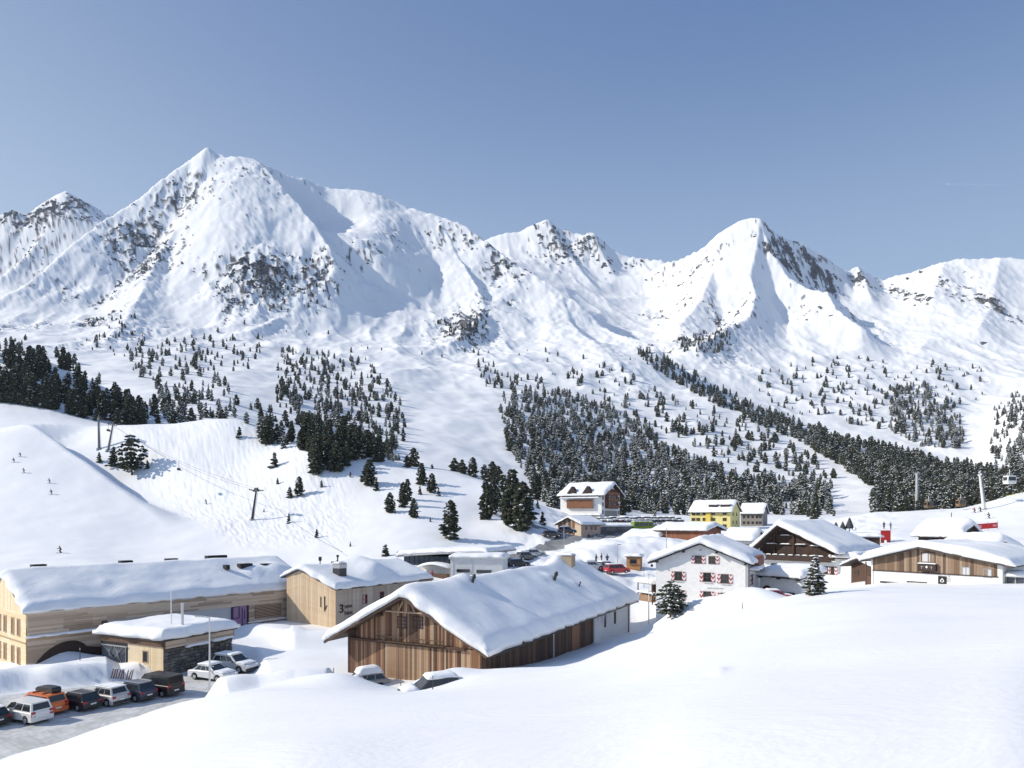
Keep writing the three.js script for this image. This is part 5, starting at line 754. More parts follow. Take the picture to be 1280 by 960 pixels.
// ---------- ploughed surfaces ----------
const packed = noiseTex(512, (u, v) => { const a = 0.5 + 0.5 * tileN(u, v, 7), b = 0.5 + 0.5 * tileN(u, v, 30, 4), c = 0.5 + 0.5 * tileN(u, v * 0.25, 40, 7); return 0.70 + 0.12 * a + 0.10 * b + 0.06 * c; }, true); packed.repeat.set(0.06, 0.06);
M.packed = std(.80, .80, .795, { map: packed, bumpMap: packed, bumpScale: 0.012 });
M.asphaltSnow = std(.33, .335, .345, { map: packed, bumpMap: packed, bumpScale: 0.03 });
const LOTH = -15.11;
{
  const s = new THREE.Shape(); LOT.forEach(([p, d0], i) => { const [x, z] = xd(p, i < 8 ? d0 * 0.955 : d0); i ? s.lineTo(x, z) : s.moveTo(x, z); });
  const g = new THREE.ShapeGeometry(s), p = g.attributes.position; for (let i = 0; i < p.count; i++) p.setXYZ(i, p.getX(i), EYE + LOTH, -p.getY(i)); g.computeVertexNormals();
  const m = new THREE.Mesh(g, M.packed); m.name = 'car_park_surface'; tag(m, 'ploughed grey packed snow surface of the car park and lane', 'pavement', null, 'structure'); addTop(m);
}
function ribbon(name, label, pts, width, mat, lift = 0.07) {
  const c = new THREE.CatmullRomCurve3(pts.map(([p, d]) => { const [x, z] = xd(p, d); return V(x, 0, -z); })), n = 90, k = 8, pos = [], uv = [], idx = [];
  for (let i = 0; i <= n; i++) { const q = c.getPointAt(i / n), t = c.getTangentAt(i / n), sx = -t.z, sz = t.x; for (let j = 0; j <= k; j++) { const o = (j / k - 0.5) * width * (1 + 0.15 * n2(i / 9, 3 + name.length)), x = q.x + sx * o, z = q.z + sz * o; pos.push(x, groundY(x, -z) + lift - 0.12 * Math.abs(j / k - 0.5) * 2, z); uv.push(x, -z); } }
  for (let i = 0; i < n; i++) for (let j = 0; j < k; j++) { const a = i * (k + 1) + j; idx.push(a, a + 1, a + k + 1, a + 1, a + k + 2, a + k + 1); }
  const g = new THREE.BufferGeometry(); g.setAttribute('position', new THREE.Float32BufferAttribute(pos, 3)); g.setAttribute('uv', new THREE.Float32BufferAttribute(uv, 2)); g.setIndex(idx); g.computeVertexNormals();
  const m = new THREE.Mesh(g, mat); m.name = name; tag(m, label, 'road', null, 'structure'); addTop(m);
}
ribbon('village_road', 'cleared grey road climbing through the village', [[628, 140], [660, 150], [700, 160], [740, 176], [780, 192], [820, 205], [870, 214]], 6.5, M.asphaltSnow, 0.12);
ribbon('service_road', 'cleared lane beside the village road', [[655, 172], [690, 174], [720, 182], [750, 192]], 4.5, M.asphaltSnow, 0.12);

// ---------- cars ----------
const carPaint = (r, g, b) => new THREE.MeshPhysicalMaterial({ color: lin(r, g, b), roughness: 0.4, metalness: 0.1, clearcoat: 0.5, clearcoatRoughness: 0.1 });
M.tyre = std(.02, .02, .021, { roughness: 0.9 }); M.rim = std(.6, .61, .62, { roughness: 0.35, metalness: 0.7 }); M.trim = std(.03, .03, .032, { roughness: 0.6 }); M.lampRed = std(.42, .02, .03, { roughness: 0.25 }); M.lampClear = std(.75, .77, .8, { roughness: 0.15 }); M.plate = std(.8, .8, .8);
const hexa = (q) => { const f = [[0, 1, 2, 3], [7, 6, 5, 4], [4, 5, 1, 0], [5, 6, 2, 1], [6, 7, 3, 2], [7, 4, 0, 3]], pos = []; for (const [a, b, c, d] of f) for (const i of [a, b, c, a, c, d]) pos.push(...q[i]); const g = new THREE.BufferGeometry(); g.setAttribute('position', new THREE.Float32BufferAttribute(pos, 3)); g.computeVertexNormals(); return g; };
const pane = (c00, c10, c11, c01, u0, u1, v0, v1, out) => { const mixp = (u, v) => [0, 1, 2].map((i) => lerp(lerp(c00[i], c10[i], u), lerp(c01[i], c11[i], u), v)), q = [mixp(u0, v0), mixp(u1, v0), mixp(u1, v1), mixp(u0, v1)], a = V(...q[1]).sub(V(...q[0])), b = V(...q[3]).sub(V(...q[0])), n = a.cross(b).normalize().multiplyScalar(out); return hexa([...q.map((p) => [p[0] + n.x, p[1] + n.y, p[2] + n.z]), ...q.map((p) => [p[0] - n.x, p[1] - n.y, p[2] - n.z])]); };
const CARS = {
  suv: { L: 4.5, w: 1.84, belt: 1.04, top: 1.66, hood: 1.0, rb: -2.1, rt: -1.72, ft: 0.25, fb: 1.05, wr: 0.36 },
  wagon: { L: 4.7, w: 1.8, belt: 0.95, top: 1.47, hood: 0.88, rb: -2.2, rt: -1.75, ft: 0.2, fb: 1.05, wr: 0.32 },
  sedan: { L: 4.5, w: 1.76, belt: 0.93, top: 1.42, hood: 0.86, rb: -1.75, rt: -1.0, ft: 0.25, fb: 1.0, wr: 0.31 },
  minivan: { L: 4.75, w: 1.85, belt: 1.02, top: 1.73, hood: 0.98, rb: -2.3, rt: -2.05, ft: 0.7, fb: 1.6, wr: 0.33 },
  van: { L: 4.95, w: 1.92, belt: 1.14, top: 1.95, hood: 1.1, rb: -2.42, rt: -2.3, ft: 0.95, fb: 1.75, wr: 0.34 },
};
const tyreG = new THREE.TorusGeometry(0.255, 0.085, 8, 20).scale(1, 1, 1.3), rimG = merge([new THREE.CylinderGeometry(0.2, 0.2, 0.12, 14).rotateX(Math.PI / 2), ...[0, 1, 2, 3, 4].map((i) => bx(0.05, 0.2, 0.16, 0, 0.1, 0).rotateZ(i * 1.257))]);
function makeCar(name, label, type, paint, pos, heading, o = {}) { // pos: middle of the car on the ground; heading: direction of the front
  const c = CARS[type], h = c.L / 2, g = new THREE.Group(); g.name = numbered(name); g.position.copy(pos); g.rotation.y = heading; tag(g, label, o.cat ?? 'car', o.group);
  const s = new THREE.Shape(), y0 = 0.24, ax = [-h + 0.85, h - 0.9];
  s.moveTo(-h, y0 + 0.12); s.lineTo(-h + 0.06, y0); for (const a of ax) { s.lineTo(a - c.wr - 0.06, y0); s.absarc(a, c.wr, c.wr + 0.07, Math.PI, 0, true); } s.lineTo(h - 0.08, y0); s.lineTo(h, y0 + 0.2); s.quadraticCurveTo(h + 0.01, c.hood * 0.82, h - 0.22, c.hood * 0.9); s.lineTo(c.fb, c.belt); s.lineTo(c.rb, c.belt); s.quadraticCurveTo(-h - 0.01, c.belt, -h, c.belt - 0.2); s.closePath();
  const bev = 0.07; part(g, 'body', new THREE.ExtrudeGeometry(s, { depth: c.w - 2 * bev, bevelEnabled: true, bevelThickness: bev, bevelSize: 0.05, bevelOffset: -0.05, bevelSegments: 2, curveSegments: 6 }).translate(0, 0, -c.w / 2 + bev), paint);
  const z0 = c.w / 2 - 0.05, z1 = c.w / 2 - (type === 'van' ? 0.14 : 0.22), B = c.belt - 0.02, T = c.top;
  const q = [[c.rb, B, z0], [c.fb, B, z0], [c.ft, T, z1], [c.rt, T, z1], [c.rb, B, -z0], [c.fb, B, -z0], [c.ft, T, -z1], [c.rt, T, -z1]];
  part(g, 'cabin', hexa(q), paint); part(g, 'roof_panel', new THREE.BoxGeometry(c.ft - c.rt + 0.05, 0.05, z1 * 2 + 0.02).translate((c.ft + c.rt) / 2, T + 0.015, 0), paint);
  part(g, 'windscreen', pane(q[1], q[5], q[6], q[2], 0.05, 0.95, 0.08, 0.93, 0.014), M.glass); part(g, 'rear_window', pane(q[4], q[0], q[3], q[7], 0.09, 0.91, 0.22, 0.9, 0.014), M.glass);
  for (const k of [1, -1]) { const f = k > 0 ? [q[0], q[1], q[2], q[3]] : [q[5], q[4], q[7], q[6]], at2 = (a, b) => (k > 0 ? [a, b] : [1 - b, 1 - a]); for (const [a, b] of [[0.05, 0.33], [0.36, 0.62], [0.65, 0.9]]) { const [u0, u1] = at2(a, b); part(g, 'side_window', pane(...f, u0, u1, 0.14, 0.86, 0.014), M.glass); } part(g, 'mirror', new THREE.SphereGeometry(0.11, 8, 6).scale(0.7, 0.8, 1.2), o.mirror ?? M.trim, [c.fb - 0.35, c.belt + 0.08, k * (c.w / 2 + 0.08)]); part(g, 'tail_light', new THREE.BoxGeometry(0.12, type === 'van' || type === 'minivan' ? 0.42 : 0.2, 0.34), M.lampRed, [-h + 0.06, c.belt - 0.16, k * (c.w / 2 - 0.2)]); part(g, 'headlight', new THREE.BoxGeometry(0.2, 0.16, 0.36), M.lampClear, [h - 0.12, c.hood * 0.78, k * (c.w / 2 - 0.28)]); for (const a of ax) { const wgp = part(g, 'wheel', tyreG, M.tyre, [a, c.wr, k * (c.w / 2 - 0.12)], [c.wr / 0.34, c.wr / 0.34, 1]); part(wgp, 'rim', rimG, M.rim, [0, 0, k * 0.05]); } }
  part(g, 'rear_bumper', new THREE.BoxGeometry(0.14, 0.26, c.w - 0.12), o.bumper ?? M.trim, [-h + 0.02, 0.42, 0]); part(g, 'front_bumper', new THREE.BoxGeometry(0.12, 0.22, c.w - 0.14), M.trim, [h - 0.01, 0.4, 0]); part(g, 'number_plate', new THREE.BoxGeometry(0.03, 0.11, 0.5), M.plate, [-h - 0.035, 0.62, 0]); part(g, 'underbody', new THREE.BoxGeometry(c.L - 0.5, 0.2, c.w - 0.3), M.trim, [0, 0.28, 0]);
  if (o.rails) for (const k of [1, -1]) part(g, 'roof_rail', new THREE.BoxGeometry(c.ft - c.rt - 0.1, 0.05, 0.05), M.rim, [(c.ft + c.rt) / 2, T + 0.09, k * (z1 - 0.08)]);
  if (o.snow) { part(g, 'roof_snow', snowSlab(c.rt - 0.05, c.ft + 0.1, -z1 - 0.03, z1 + 0.03, () => T + 0.045, o.snow, { cell: 0.15, wob: 0.08, ...(o.snow > 0.25 ? { low: 0.08, r: 0.7 } : {}) }), M.roofSnow); if (o.snow > 0.1) part(g, 'hood_snow', snowSlab(c.fb, h - 0.25, -c.w / 2 + 0.1, c.w / 2 - 0.1, (x) => lerp(c.belt, c.hood * 0.93, clamp((x - c.fb) / (h - 0.25 - c.fb))) + 0.02, o.snow * 0.8, { cell: 0.2, wob: 0.05 }), M.roofSnow); }
  return g;
}
const headingTo = (x, z) => Math.atan2(-z, x);
{
  const rows = [ // place along the row, depth in the bay, ...
    [29.9, 54.2, 'black estate car with light roof at the row end next to the white minivan', 'wagon', carPaint(.02, .02, .022), { snow: 0.05 }],
    [31.8, 52.4, 'white minivan with its side door open parked beside the orange van', 'minivan', carPaint(.75, .75, .73), { bumper: carPaint(.7, .7, .68), mirror: carPaint(.7, .7, .68) }],
    [33.7, 53.6, 'orange van carrying a black roof box between the white minivan and a black estate', 'minivan', carPaint(.75, .17, .035), { bumper: carPaint(.6, .14, .03) }],
    [35.6, 52.3, 'black estate car parked between the orange van and the silver off-roader', 'wagon', carPaint(.018, .02, .028), { rails: true }],
    [37.45, 51.5, 'silver off-road car parked between black estate and dark blue off-roader', 'suv', carPaint(.52, .51, .50), { rails: true, snow: 0.04 }],
    [39.35, 50.7, 'dark blue off-road car parked between the silver one and the black van', 'suv', carPaint(.035, .045, .085), { rails: true }],
    [41.4, 50.0, 'tall black passenger van at the end of the row by the pavilion', 'van', carPaint(.014, .013, .014), { cat: 'van', bumper: carPaint(.02, .02, .02) }],
  ];
  rows.forEach(([r, q, label, type, paint, o], i) => {
    const X = 0.41 * r - 0.91 * q, d = 0.91 * r + 0.41 * q, h = CARS[type].L / 2, g = makeCar(type === 'van' || (type === 'minivan') ? 'parked_van' : 'parked_car', label, type, paint, V(X - 0.91 * h, EYE + LOTH + 0.005, -d - 0.41 * h), headingTo(-0.91, -0.41), { group: 'vehicles parked in the row', ...o });
    if (i === 1) { const dm = part(g, 'open_door', bx(1.0, 0.85, 0.06, -0.5, 0, 0), paint, [0.35, 0.82, -1.02], null, 0.7); part(dm, 'door_window', bx(0.8, 0.5, 0.05, -0.5, 0.62, 0), M.glass); }
    if (i === 2) { const s = new THREE.Shape(); s.moveTo(-1.1, 0); s.lineTo(1.05, 0); s.quadraticCurveTo(1.35, 0.06, 0.95, 0.3); s.quadraticCurveTo(0, 0.44, -1.0, 0.36); s.quadraticCurveTo(-1.2, 0.3, -1.1, 0); part(g, 'roof_box', new THREE.ExtrudeGeometry(s, { depth: 0.7, bevelEnabled: true, bevelSize: 0.05, bevelThickness: 0.05, bevelSegments: 2 }), std(.02, .021, .022, { roughness: 0.4 }), [-0.6, 1.84, -0.1]); part(g, 'roof_rack', merge([bx(0.06, 0.1, 1.3, -1.2, 1.79, 0), bx(0.06, 0.1, 1.3, 0.1, 1.79, 0)]), M.trim); }
    g.scale.setScalar(0.9); addTop(g);
  });
  const onLot = (px, py) => { const d = -LOTH * F / (py - HY); return V((px - CX) / F * d, EYE + LOTH + 0.005, -d); };
  addTop(makeCar('snowy_car', 'white saloon with snow on roof and bonnet parked along the stone pavilion', 'sedan', carPaint(.72, .73, .74), onLot(266, 849), headingTo(0.93, 0.36), { snow: 0.16 }));
  addTop(makeCar('snowy_car', 'snow dusted silver hatchback behind the white saloon at the pavilion corner', 'suv', carPaint(.55, .56, .58), onLot(293, 838.5), headingTo(0.93, 0.36), { snow: 0.12 }));
  const sunk = (px, d, sink) => { const [x] = xd(px, d); return V(x, groundY(x, d) - sink, -d); };
  addTop(makeCar('buried_car', 'black car half buried in deep snow in front of the barn', 'suv', carPaint(.03, .033, .04), sunk(538, 46.6, 1.02), headingTo(-0.9, 0.42), { snow: 0.3 }));
  addTop(makeCar('buried_car', 'snow covered vehicle with a thick snow dome beside the barn wall', 'wagon', carPaint(.25, .25, .25), sunk(450, 57.8, 1.25), headingTo(-0.85, 0.5), { snow: 0.6 }));
  const onG = (px, d, y = 0.02) => { const [x] = xd(px, d); return V(x, groundY(x, d) + y, -d); };
  addTop(makeCar('red_car', 'bright red car parked between snow banks near the white house', 'minivan', carPaint(.48, .02, .035), onG(771, 125, 0.05), headingTo(0.9, -0.4), { snow: 0.1 }));
  addTop(makeCar('road_car', 'dark car on the village road just behind the red car', 'suv', carPaint(.03, .03, .04), onG(758, 130, 0.05), headingTo(0.8, -0.6), { snow: 0.2 }));
  addTop(makeCar('road_car', 'black car at the roadside below the ski slope', 'wagon', carPaint(.02, .02, .025), onG(690, 164, 0.2), headingTo(0.9, -0.3), {}));
  addTop(makeCar('road_car', 'dark car with snowy roof parked under the stone house', 'suv', carPaint(.03, .03, .035), onG(709, 172, 0.2), headingTo(0.9, -0.3), { snow: 0.25 }));
  addTop(makeCar('red_car', 'low red car in the hollow beside the arched garage door', 'sedan', carPaint(.42, .03, .06), onG(969, 86, 0.05), headingTo(1, 0.05), { snow: 0.12 }));
  for (const [px, d, t, label] of [[647, 133, 'wagon', 'snow covered dark car behind the small barn chimney, nose to the road'], [658, 137, 'suv', 'snow covered grey car between two others below the village road'], [668, 141, 'wagon', 'snow covered silver car nearest the service lane below the stone house'], [740, 128, 'suv', 'white car dusted with snow on the lane near the three walkers']]) addTop(makeCar('snow_covered_car', label, t, carPaint(...(px === 647 ? [.03, .03, .035] : px === 658 ? [.14, .14, .15] : px === 668 ? [.4, .41, .42] : [.7, .7, .7])), onG(px, d, 0.02), headingTo(0.8, -0.5), { snow: 0.3 }));
  // far car park above the retaining wall
  const R = rng(404), tones = [[.02, .02, .025], [.03, .035, .05], [.3, .3, .31], [.05, .05, .055], [.6, .6, .6], [.12, .03, .03], [.015, .02, .03]], proto = {};
  let n = 0; for (const [d, p0, p1, step] of [[206, 752, 806, 7.6], [214, 772, 846, 7.4], [221, 778, 852, 7.6]]) for (let px = p0; px < p1; px += step * (0.95 + 0.12 * R())) { const k = Math.floor(R() * tones.length), ty = R() < 0.6 ? 'suv' : 'wagon', key = ty + k; let g; const p = onG(px, d, 0.02), hd = headingTo(0.25, 1) + (R() - 0.5) * 0.1; if (proto[key]) { g = proto[key].clone(); g.name = numbered('far_parked_car'); g.position.copy(p); g.rotation.y = hd; } else g = proto[key] = makeCar('far_parked_car', 'snow topped car in the upper car park between the brown hotel and yellow house', ty, carPaint(...tones[k]), p, hd, { snow: 0.16 + 0.2 * R(), group: 'cars in the upper car park' }); addTop(g); n++; }
}
{ // green bus at the end of the wall
  const g = new THREE.Group(); g.name = 'green_bus'; const p = pick(803, 664, 150); g.position.copy(p); g.rotation.y = headingTo(1, -0.25); tag(g, 'small green bus standing at the end of the stone retaining wall', 'bus');
  part(g, 'body', new THREE.ExtrudeGeometry(new THREE.Shape([[-3, 0.4], [3, 0.4], [3.05, 1.6], [2.9, 2.75], [-2.95, 2.75], [-3.05, 1.6]].map((q) => new THREE.Vector2(...q))), { depth: 2.1, bevelEnabled: true, bevelSize: 0.08, bevelThickness: 0.08, bevelSegments: 2 }).translate(0, 0, -1.05), std(.16, .25, .03)); for (const k of [1, -1]) { for (let i = 0; i < 4; i++) part(g, 'side_window', bx(1.2, 0.9, 0.05), M.glass, [-2.1 + i * 1.4, 1.95, k * 1.15]); for (const x of [-1.9, 1.9]) { const w = part(g, 'wheel', tyreG, M.tyre, [x, 0.42, k * 1.0], [1.25, 1.25, 1.2]); part(w, 'rim', rimG, M.rim); } } part(g, 'windscreen', bx(0.06, 1.1, 1.9), M.glass, [3.08, 1.9, 0]); part(g, 'roof_snow', snowSlab(-3, 2.9, -1.1, 1.1, () => 2.85, 0.2, { cell: 0.3 }), M.roofSnow); addTop(g);
  const w = new THREE.Group(); w.name = 'retaining_wall'; const a = pick(749, 668, 150), c = pick(796, 664, 150), L = a.distanceTo(c); w.position.copy(a); w.rotation.y = Math.atan2(-(c.z - a.z), c.x - a.x); tag(w, 'dark stone retaining wall below the upper car park', 'wall'); const R = rng(77); part(w, 'wall_core', bx(L, 3.2, 0.8, L / 2, 0.6, -0.2), M.stone); const tn = [std(.15, .15, .155), std(.11, .11, .115), std(.2, .195, .19)]; for (let j = 0; j < 5; j++) for (let x = 0; x < L;) { const ww = Math.min(0.7 + 0.7 * R(), L - x); if (ww > 0.2) part(w, 'stone', UBOX, tn[Math.floor(R() * 3)], [x + ww / 2, -0.3 + j * 0.5, 0.22], [ww * 0.94, 0.46, 0.12]); x += ww; } part(w, 'wall_snow', snowSlab(0, L, -0.7, 0.35, () => 2.21, 0.45, { cell: 0.4, seed: 4 }), M.roofSnow); addTop(w);
}
// ---------- posts, stakes, lamps ----------
const mk = (name, label, cat, pos, group) => { const g = new THREE.Group(); g.name = numbered(name); g.position.copy(pos); tag(g, label, cat, group); return g; };
const gp = (px, d) => { const [x] = xd(px, d); return V(x, groundY(x, d), -d); };
{
  const d = 57.6, p = V((262 - CX) / F * d, EYE + LOTH, -d), g = mk('street_lamp', 'slim pale grey street lamp standing beside the car park', 'street lamp', p); part(g, 'pole', new THREE.CylinderGeometry(0.055, 0.085, 6.9, 10).translate(0, 3.45, 0), M.zinc); part(g, 'arm', bar(V(0, 6.85, 0), V(-0.75, 6.95, 0.1), 0.04), M.zinc); part(g, 'lamp_head', new THREE.BoxGeometry(0.62, 0.1, 0.24).translate(-0.85, 6.95, 0.1), M.zinc); part(g, 'base_plate', new THREE.CylinderGeometry(0.16, 0.18, 0.5, 10).translate(0, 0.25, 0), M.metalGrey); part(g, 'bracket', bx(0.5, 0.06, 0.06, 0.1, 2.7, 0), M.zinc); addTop(g);
  const R = rng(12); for (let i = 0; i < 9; i++) { const px = 139 + i * 2.9 + (i > 5 ? 1.5 : 0), s = mk('wooden_stake', 'slanted wooden stake in the short row on the snow bank behind the van', 'stake', gp(px, 63.4 + i * 0.08), 'stakes on the snow bank'); part(s, 'post', new THREE.CylinderGeometry(0.045, 0.05, 1.2, 6).translate(0, 0.35, 0), W.barn[1]); part(s, 'snow_tip', new THREE.SphereGeometry(0.07, 6, 5), M.roofSnow, [0, 0.96, 0]); s.rotation.z = -0.15 - 0.2 * R(); s.rotation.x = 0.1 * (R() - 0.5); addTop(s); }
  for (const [px, d2, h, label] of [[100, 65.5, 1.3, 'dark marker pole in the snow bank below the hotel arch'], [417, 51.5, 1.0, 'thin marker pole on the snow bank near the barn corner'], [541, 43.5, 0.8, 'thin marker pole in the snow in front of the buried black car'], [501, 55.4, 1.1, 'wooden post standing before the barn door'], [805, 118, 4.2, 'thin dark post with a crossbar on the bank near the red car'], [928, 61, 0.5, 'short stick poking out of the open field']]) { const s = mk('marker_pole', label, 'pole', gp(px, d2)); part(s, 'pole', new THREE.CylinderGeometry(0.03, 0.04, h + 0.5, 6).translate(0, h / 2 - 0.2, 0), M.metalDark); part(s, 'band', new THREE.CylinderGeometry(0.045, 0.045, 0.12, 6).translate(0, h * 0.85, 0), M.metalGrey); addTop(s); }
  const f = mk('white_flagpole', 'tall white pole in front of the wood store', 'pole', gp(811, 94)); part(f, 'pole', new THREE.CylinderGeometry(0.06, 0.08, 7, 8).translate(0, 3.3, 0), M.frameWhite); part(f, 'cap', new THREE.SphereGeometry(0.11, 8, 6).translate(0, 6.85, 0), M.metalGrey); addTop(f);
}
// ---------- people ----------
const { MarchingCubes } = await import('three/addons/objects/MarchingCubes.js');
function bodyGeo(bones) { // one smooth surface round tapered bones (metres, standing in x,z -0.5..0.5, y 0..1.9)
  const N = 44, mc = new MarchingCubes(N, new THREE.MeshBasicMaterial(), false, false, 40000); mc.isolation = 0; const half = 1.05;
  for (let k = 0; k < N; k++) for (let j = 0; j < N; j++) for (let i = 0; i < N; i++) {
    const p = [(i / N * 2 - 1) * half, (j / N * 2 - 1) * half + 0.95, (k / N * 2 - 1) * half]; let s = 0;
    for (const [a, b, ra, rb] of bones) { const u = [b[0] - a[0], b[1] - a[1], b[2] - a[2]], v = [p[0] - a[0], p[1] - a[1], p[2] - a[2]], t = clamp((u[0] * v[0] + u[1] * v[1] + u[2] * v[2]) / (u[0] ** 2 + u[1] ** 2 + u[2] ** 2 + 1e-9)), q = Math.hypot(v[0] - u[0] * t, v[1] - u[1] * t, v[2] - u[2] * t) - lerp(ra, rb, t); s += Math.exp(-q * 28); }
    mc.field[i + j * N + k * N * N] = Math.log(s + 1e-12) / 28;
  }
  mc.update(); const n = mc.count, pos = new Float32Array(n * 3); for (let i = 0; i < n; i++) { pos[i * 3] = mc.positionArray[i * 3] * half; pos[i * 3 + 1] = mc.positionArray[i * 3 + 1] * half + 0.95; pos[i * 3 + 2] = mc.positionArray[i * 3 + 2] * half; }
  const g = new THREE.BufferGeometry(); g.setAttribute('position', new THREE.BufferAttribute(pos, 3)); g.setAttribute('normal', new THREE.BufferAttribute(mc.normalArray.slice(0, n * 3), 3)); return g;
}
function dress(g, jacket, pants, headC) { const c = g.clone(), p = c.attributes.position, col = new Float32Array(p.count * 3); for (let i = 0; i < p.count; i++) { const y = p.getY(i), k = y > 1.5 ? (y > 1.66 ? headC : [0.45, 0.3, 0.22]) : y > 0.9 ? jacket : y > 0.14 ? pants : [0.03, 0.03, 0.03]; col.set(k, i * 3); } c.setAttribute('color', new THREE.BufferAttribute(col, 3)); return c; }
const bonesOf = (lean, spread, arm, bend) => { const hip = [0, 0.92 - bend * 0.18, 0], ch = [lean, 1.34 - bend * 0.2, 0], hd = [lean * 1.35, 1.68 - bend * 0.22, 0], o = [[hip, ch, 0.15, 0.17], [ch, [lean * 1.25, 1.5 - bend * 0.2, 0], 0.1, 0.065], [hd, [hd[0] + 0.02, hd[1] + 0.06, 0], 0.105, 0.1]]; for (const k of [1, -1]) { const kn = [bend * 0.25 + spread * 0.3 * k, 0.5 - bend * 0.05, 0.11 * k], ft = [spread * k * 0.6 - bend * 0.05, 0.08, 0.12 * k]; o.push([[hip[0], hip[1], 0.08 * k], kn, 0.095, 0.07], [kn, ft, 0.07, 0.055], [ft, [ft[0] + 0.16, 0.05, 0.13 * k], 0.055, 0.045]); const sh = [ch[0], ch[1] + 0.06, 0.17 * k], el = [ch[0] + 0.05 + arm * 0.15, ch[1] - 0.22, 0.28 * k], ha = [ch[0] + 0.1 + arm * 0.38, ch[1] - 0.36 + arm * 0.12, 0.3 * k]; o.push([sh, el, 0.065, 0.055], [el, ha, 0.055, 0.04]); } return o; };
const SKI = bodyGeo(bonesOf(0.22, 0.05, 1, 1)), STAND = bodyGeo(bonesOf(0.02, 0.12, 0.15, 0));
const skis = merge([-1, 1].map((k) => { const s = new THREE.Shape([[-0.8, 0], [0.75, 0], [0.95, 0.1], [0.93, 0.115], [0.72, 0.02], [-0.8, 0.02]].map((q) => new THREE.Vector2(...q))); return new THREE.ExtrudeGeometry(s, { depth: 0.09, bevelEnabled: false }).translate(0.05, 0, 0.12 * k - 0.045); })), poles = merge([-1, 1].map((k) => bar(V(0.55, 0.95, 0.3 * k), V(0.1, 0.05, 0.5 * k), 0.015, 5)));
M.cloth = new THREE.MeshStandardMaterial({ vertexColors: true, roughness: 0.9 });
function person(px, py, ski, jacket, pants, turn, label, dmin, cat = 'person', group) { const p = pick(px, py, dmin); if (!p) return; const g = mk('person', label, cat, p, group); g.rotation.y = turn; part(g, 'body', dress(ski ? SKI : STAND, jacket, pants, [0.04, 0.04, 0.05]), M.cloth); if (ski) { part(g, 'skis', skis, M.trim); part(g, 'ski_poles', poles, M.metalGrey); } addTop(g); }
const BK = [.025, .026, .032];
person(26, 571, 1, [.03, .05, .12], BK, 3.6, 'skier in dark blue jacket at the top of the groomed run near the bank edge', 100);
person(18, 578, 1, [.02, .02, .02], BK, 3.4, 'skier all in black gliding near the upper end of the groomed run', 100);
person(30.5, 591, 1, [.25, .05, .05], BK, 3.9, 'skier in dark red jacket carving on the groomed run', 100);
person(62.5, 604, 1, [.20, .20, .22], BK, 3.7, 'skier in grey jacket close to the snow bank edge', 100);
person(65, 618, 1, [.015, .015, .02], BK, 3.9, 'skier in black leaning into a turn halfway down the groomed run', 100);
person(76, 691, 1, [.18, .15, .10], BK, 4.4, 'skier in brown jacket on the flat run-out behind the hotel roof', 100);
person(258, 630, 1, [.10, .10, .12], BK, 4.4, 'skier in grey on the tracked powder beside the chairlift tower', 100);
person(1105, 661, 0, [.05, .05, .07], BK, 1.2, 'person in dark jacket standing above the red banner block', 100);
person(1113.5, 662, 0, [.10, .10, .14], BK, 2, 'person in blue grey jacket standing beside the red banner block', 100);
person(1219, 641, 1, [.45, .05, .06], BK, 3, 'skier in red jacket at the foot of the gondola tower', 100);
person(1226, 640, 1, [.03, .03, .05], BK, 3.3, 'skier in black beside the foot of the gondola tower', 100);
person(1237, 648, 1, [.08, .09, .10], BK, 3, 'skier in grey above the long red banner', 100);
person(745, 704, 0, [.03, .03, .04], BK, 0.5, 'person in black walking on the snowy lane behind the barn chimneys', 100); person(752, 703, 0, [.20, .12, .08], BK, 2.5, 'person in brown jacket walking on the lane behind the barn', 100); person(759, 704, 0, [.04, .07, .14], BK, 1.5, 'person in blue jacket on the lane behind the barn', 100); person(518, 727, 0, [.04, .04, .05], BK, 1, 'person in dark clothes standing before the lift station', 90); person(540, 725, 0, [.3, .06, .07], BK, 1, 'person in red jacket standing before the lift station', 90);
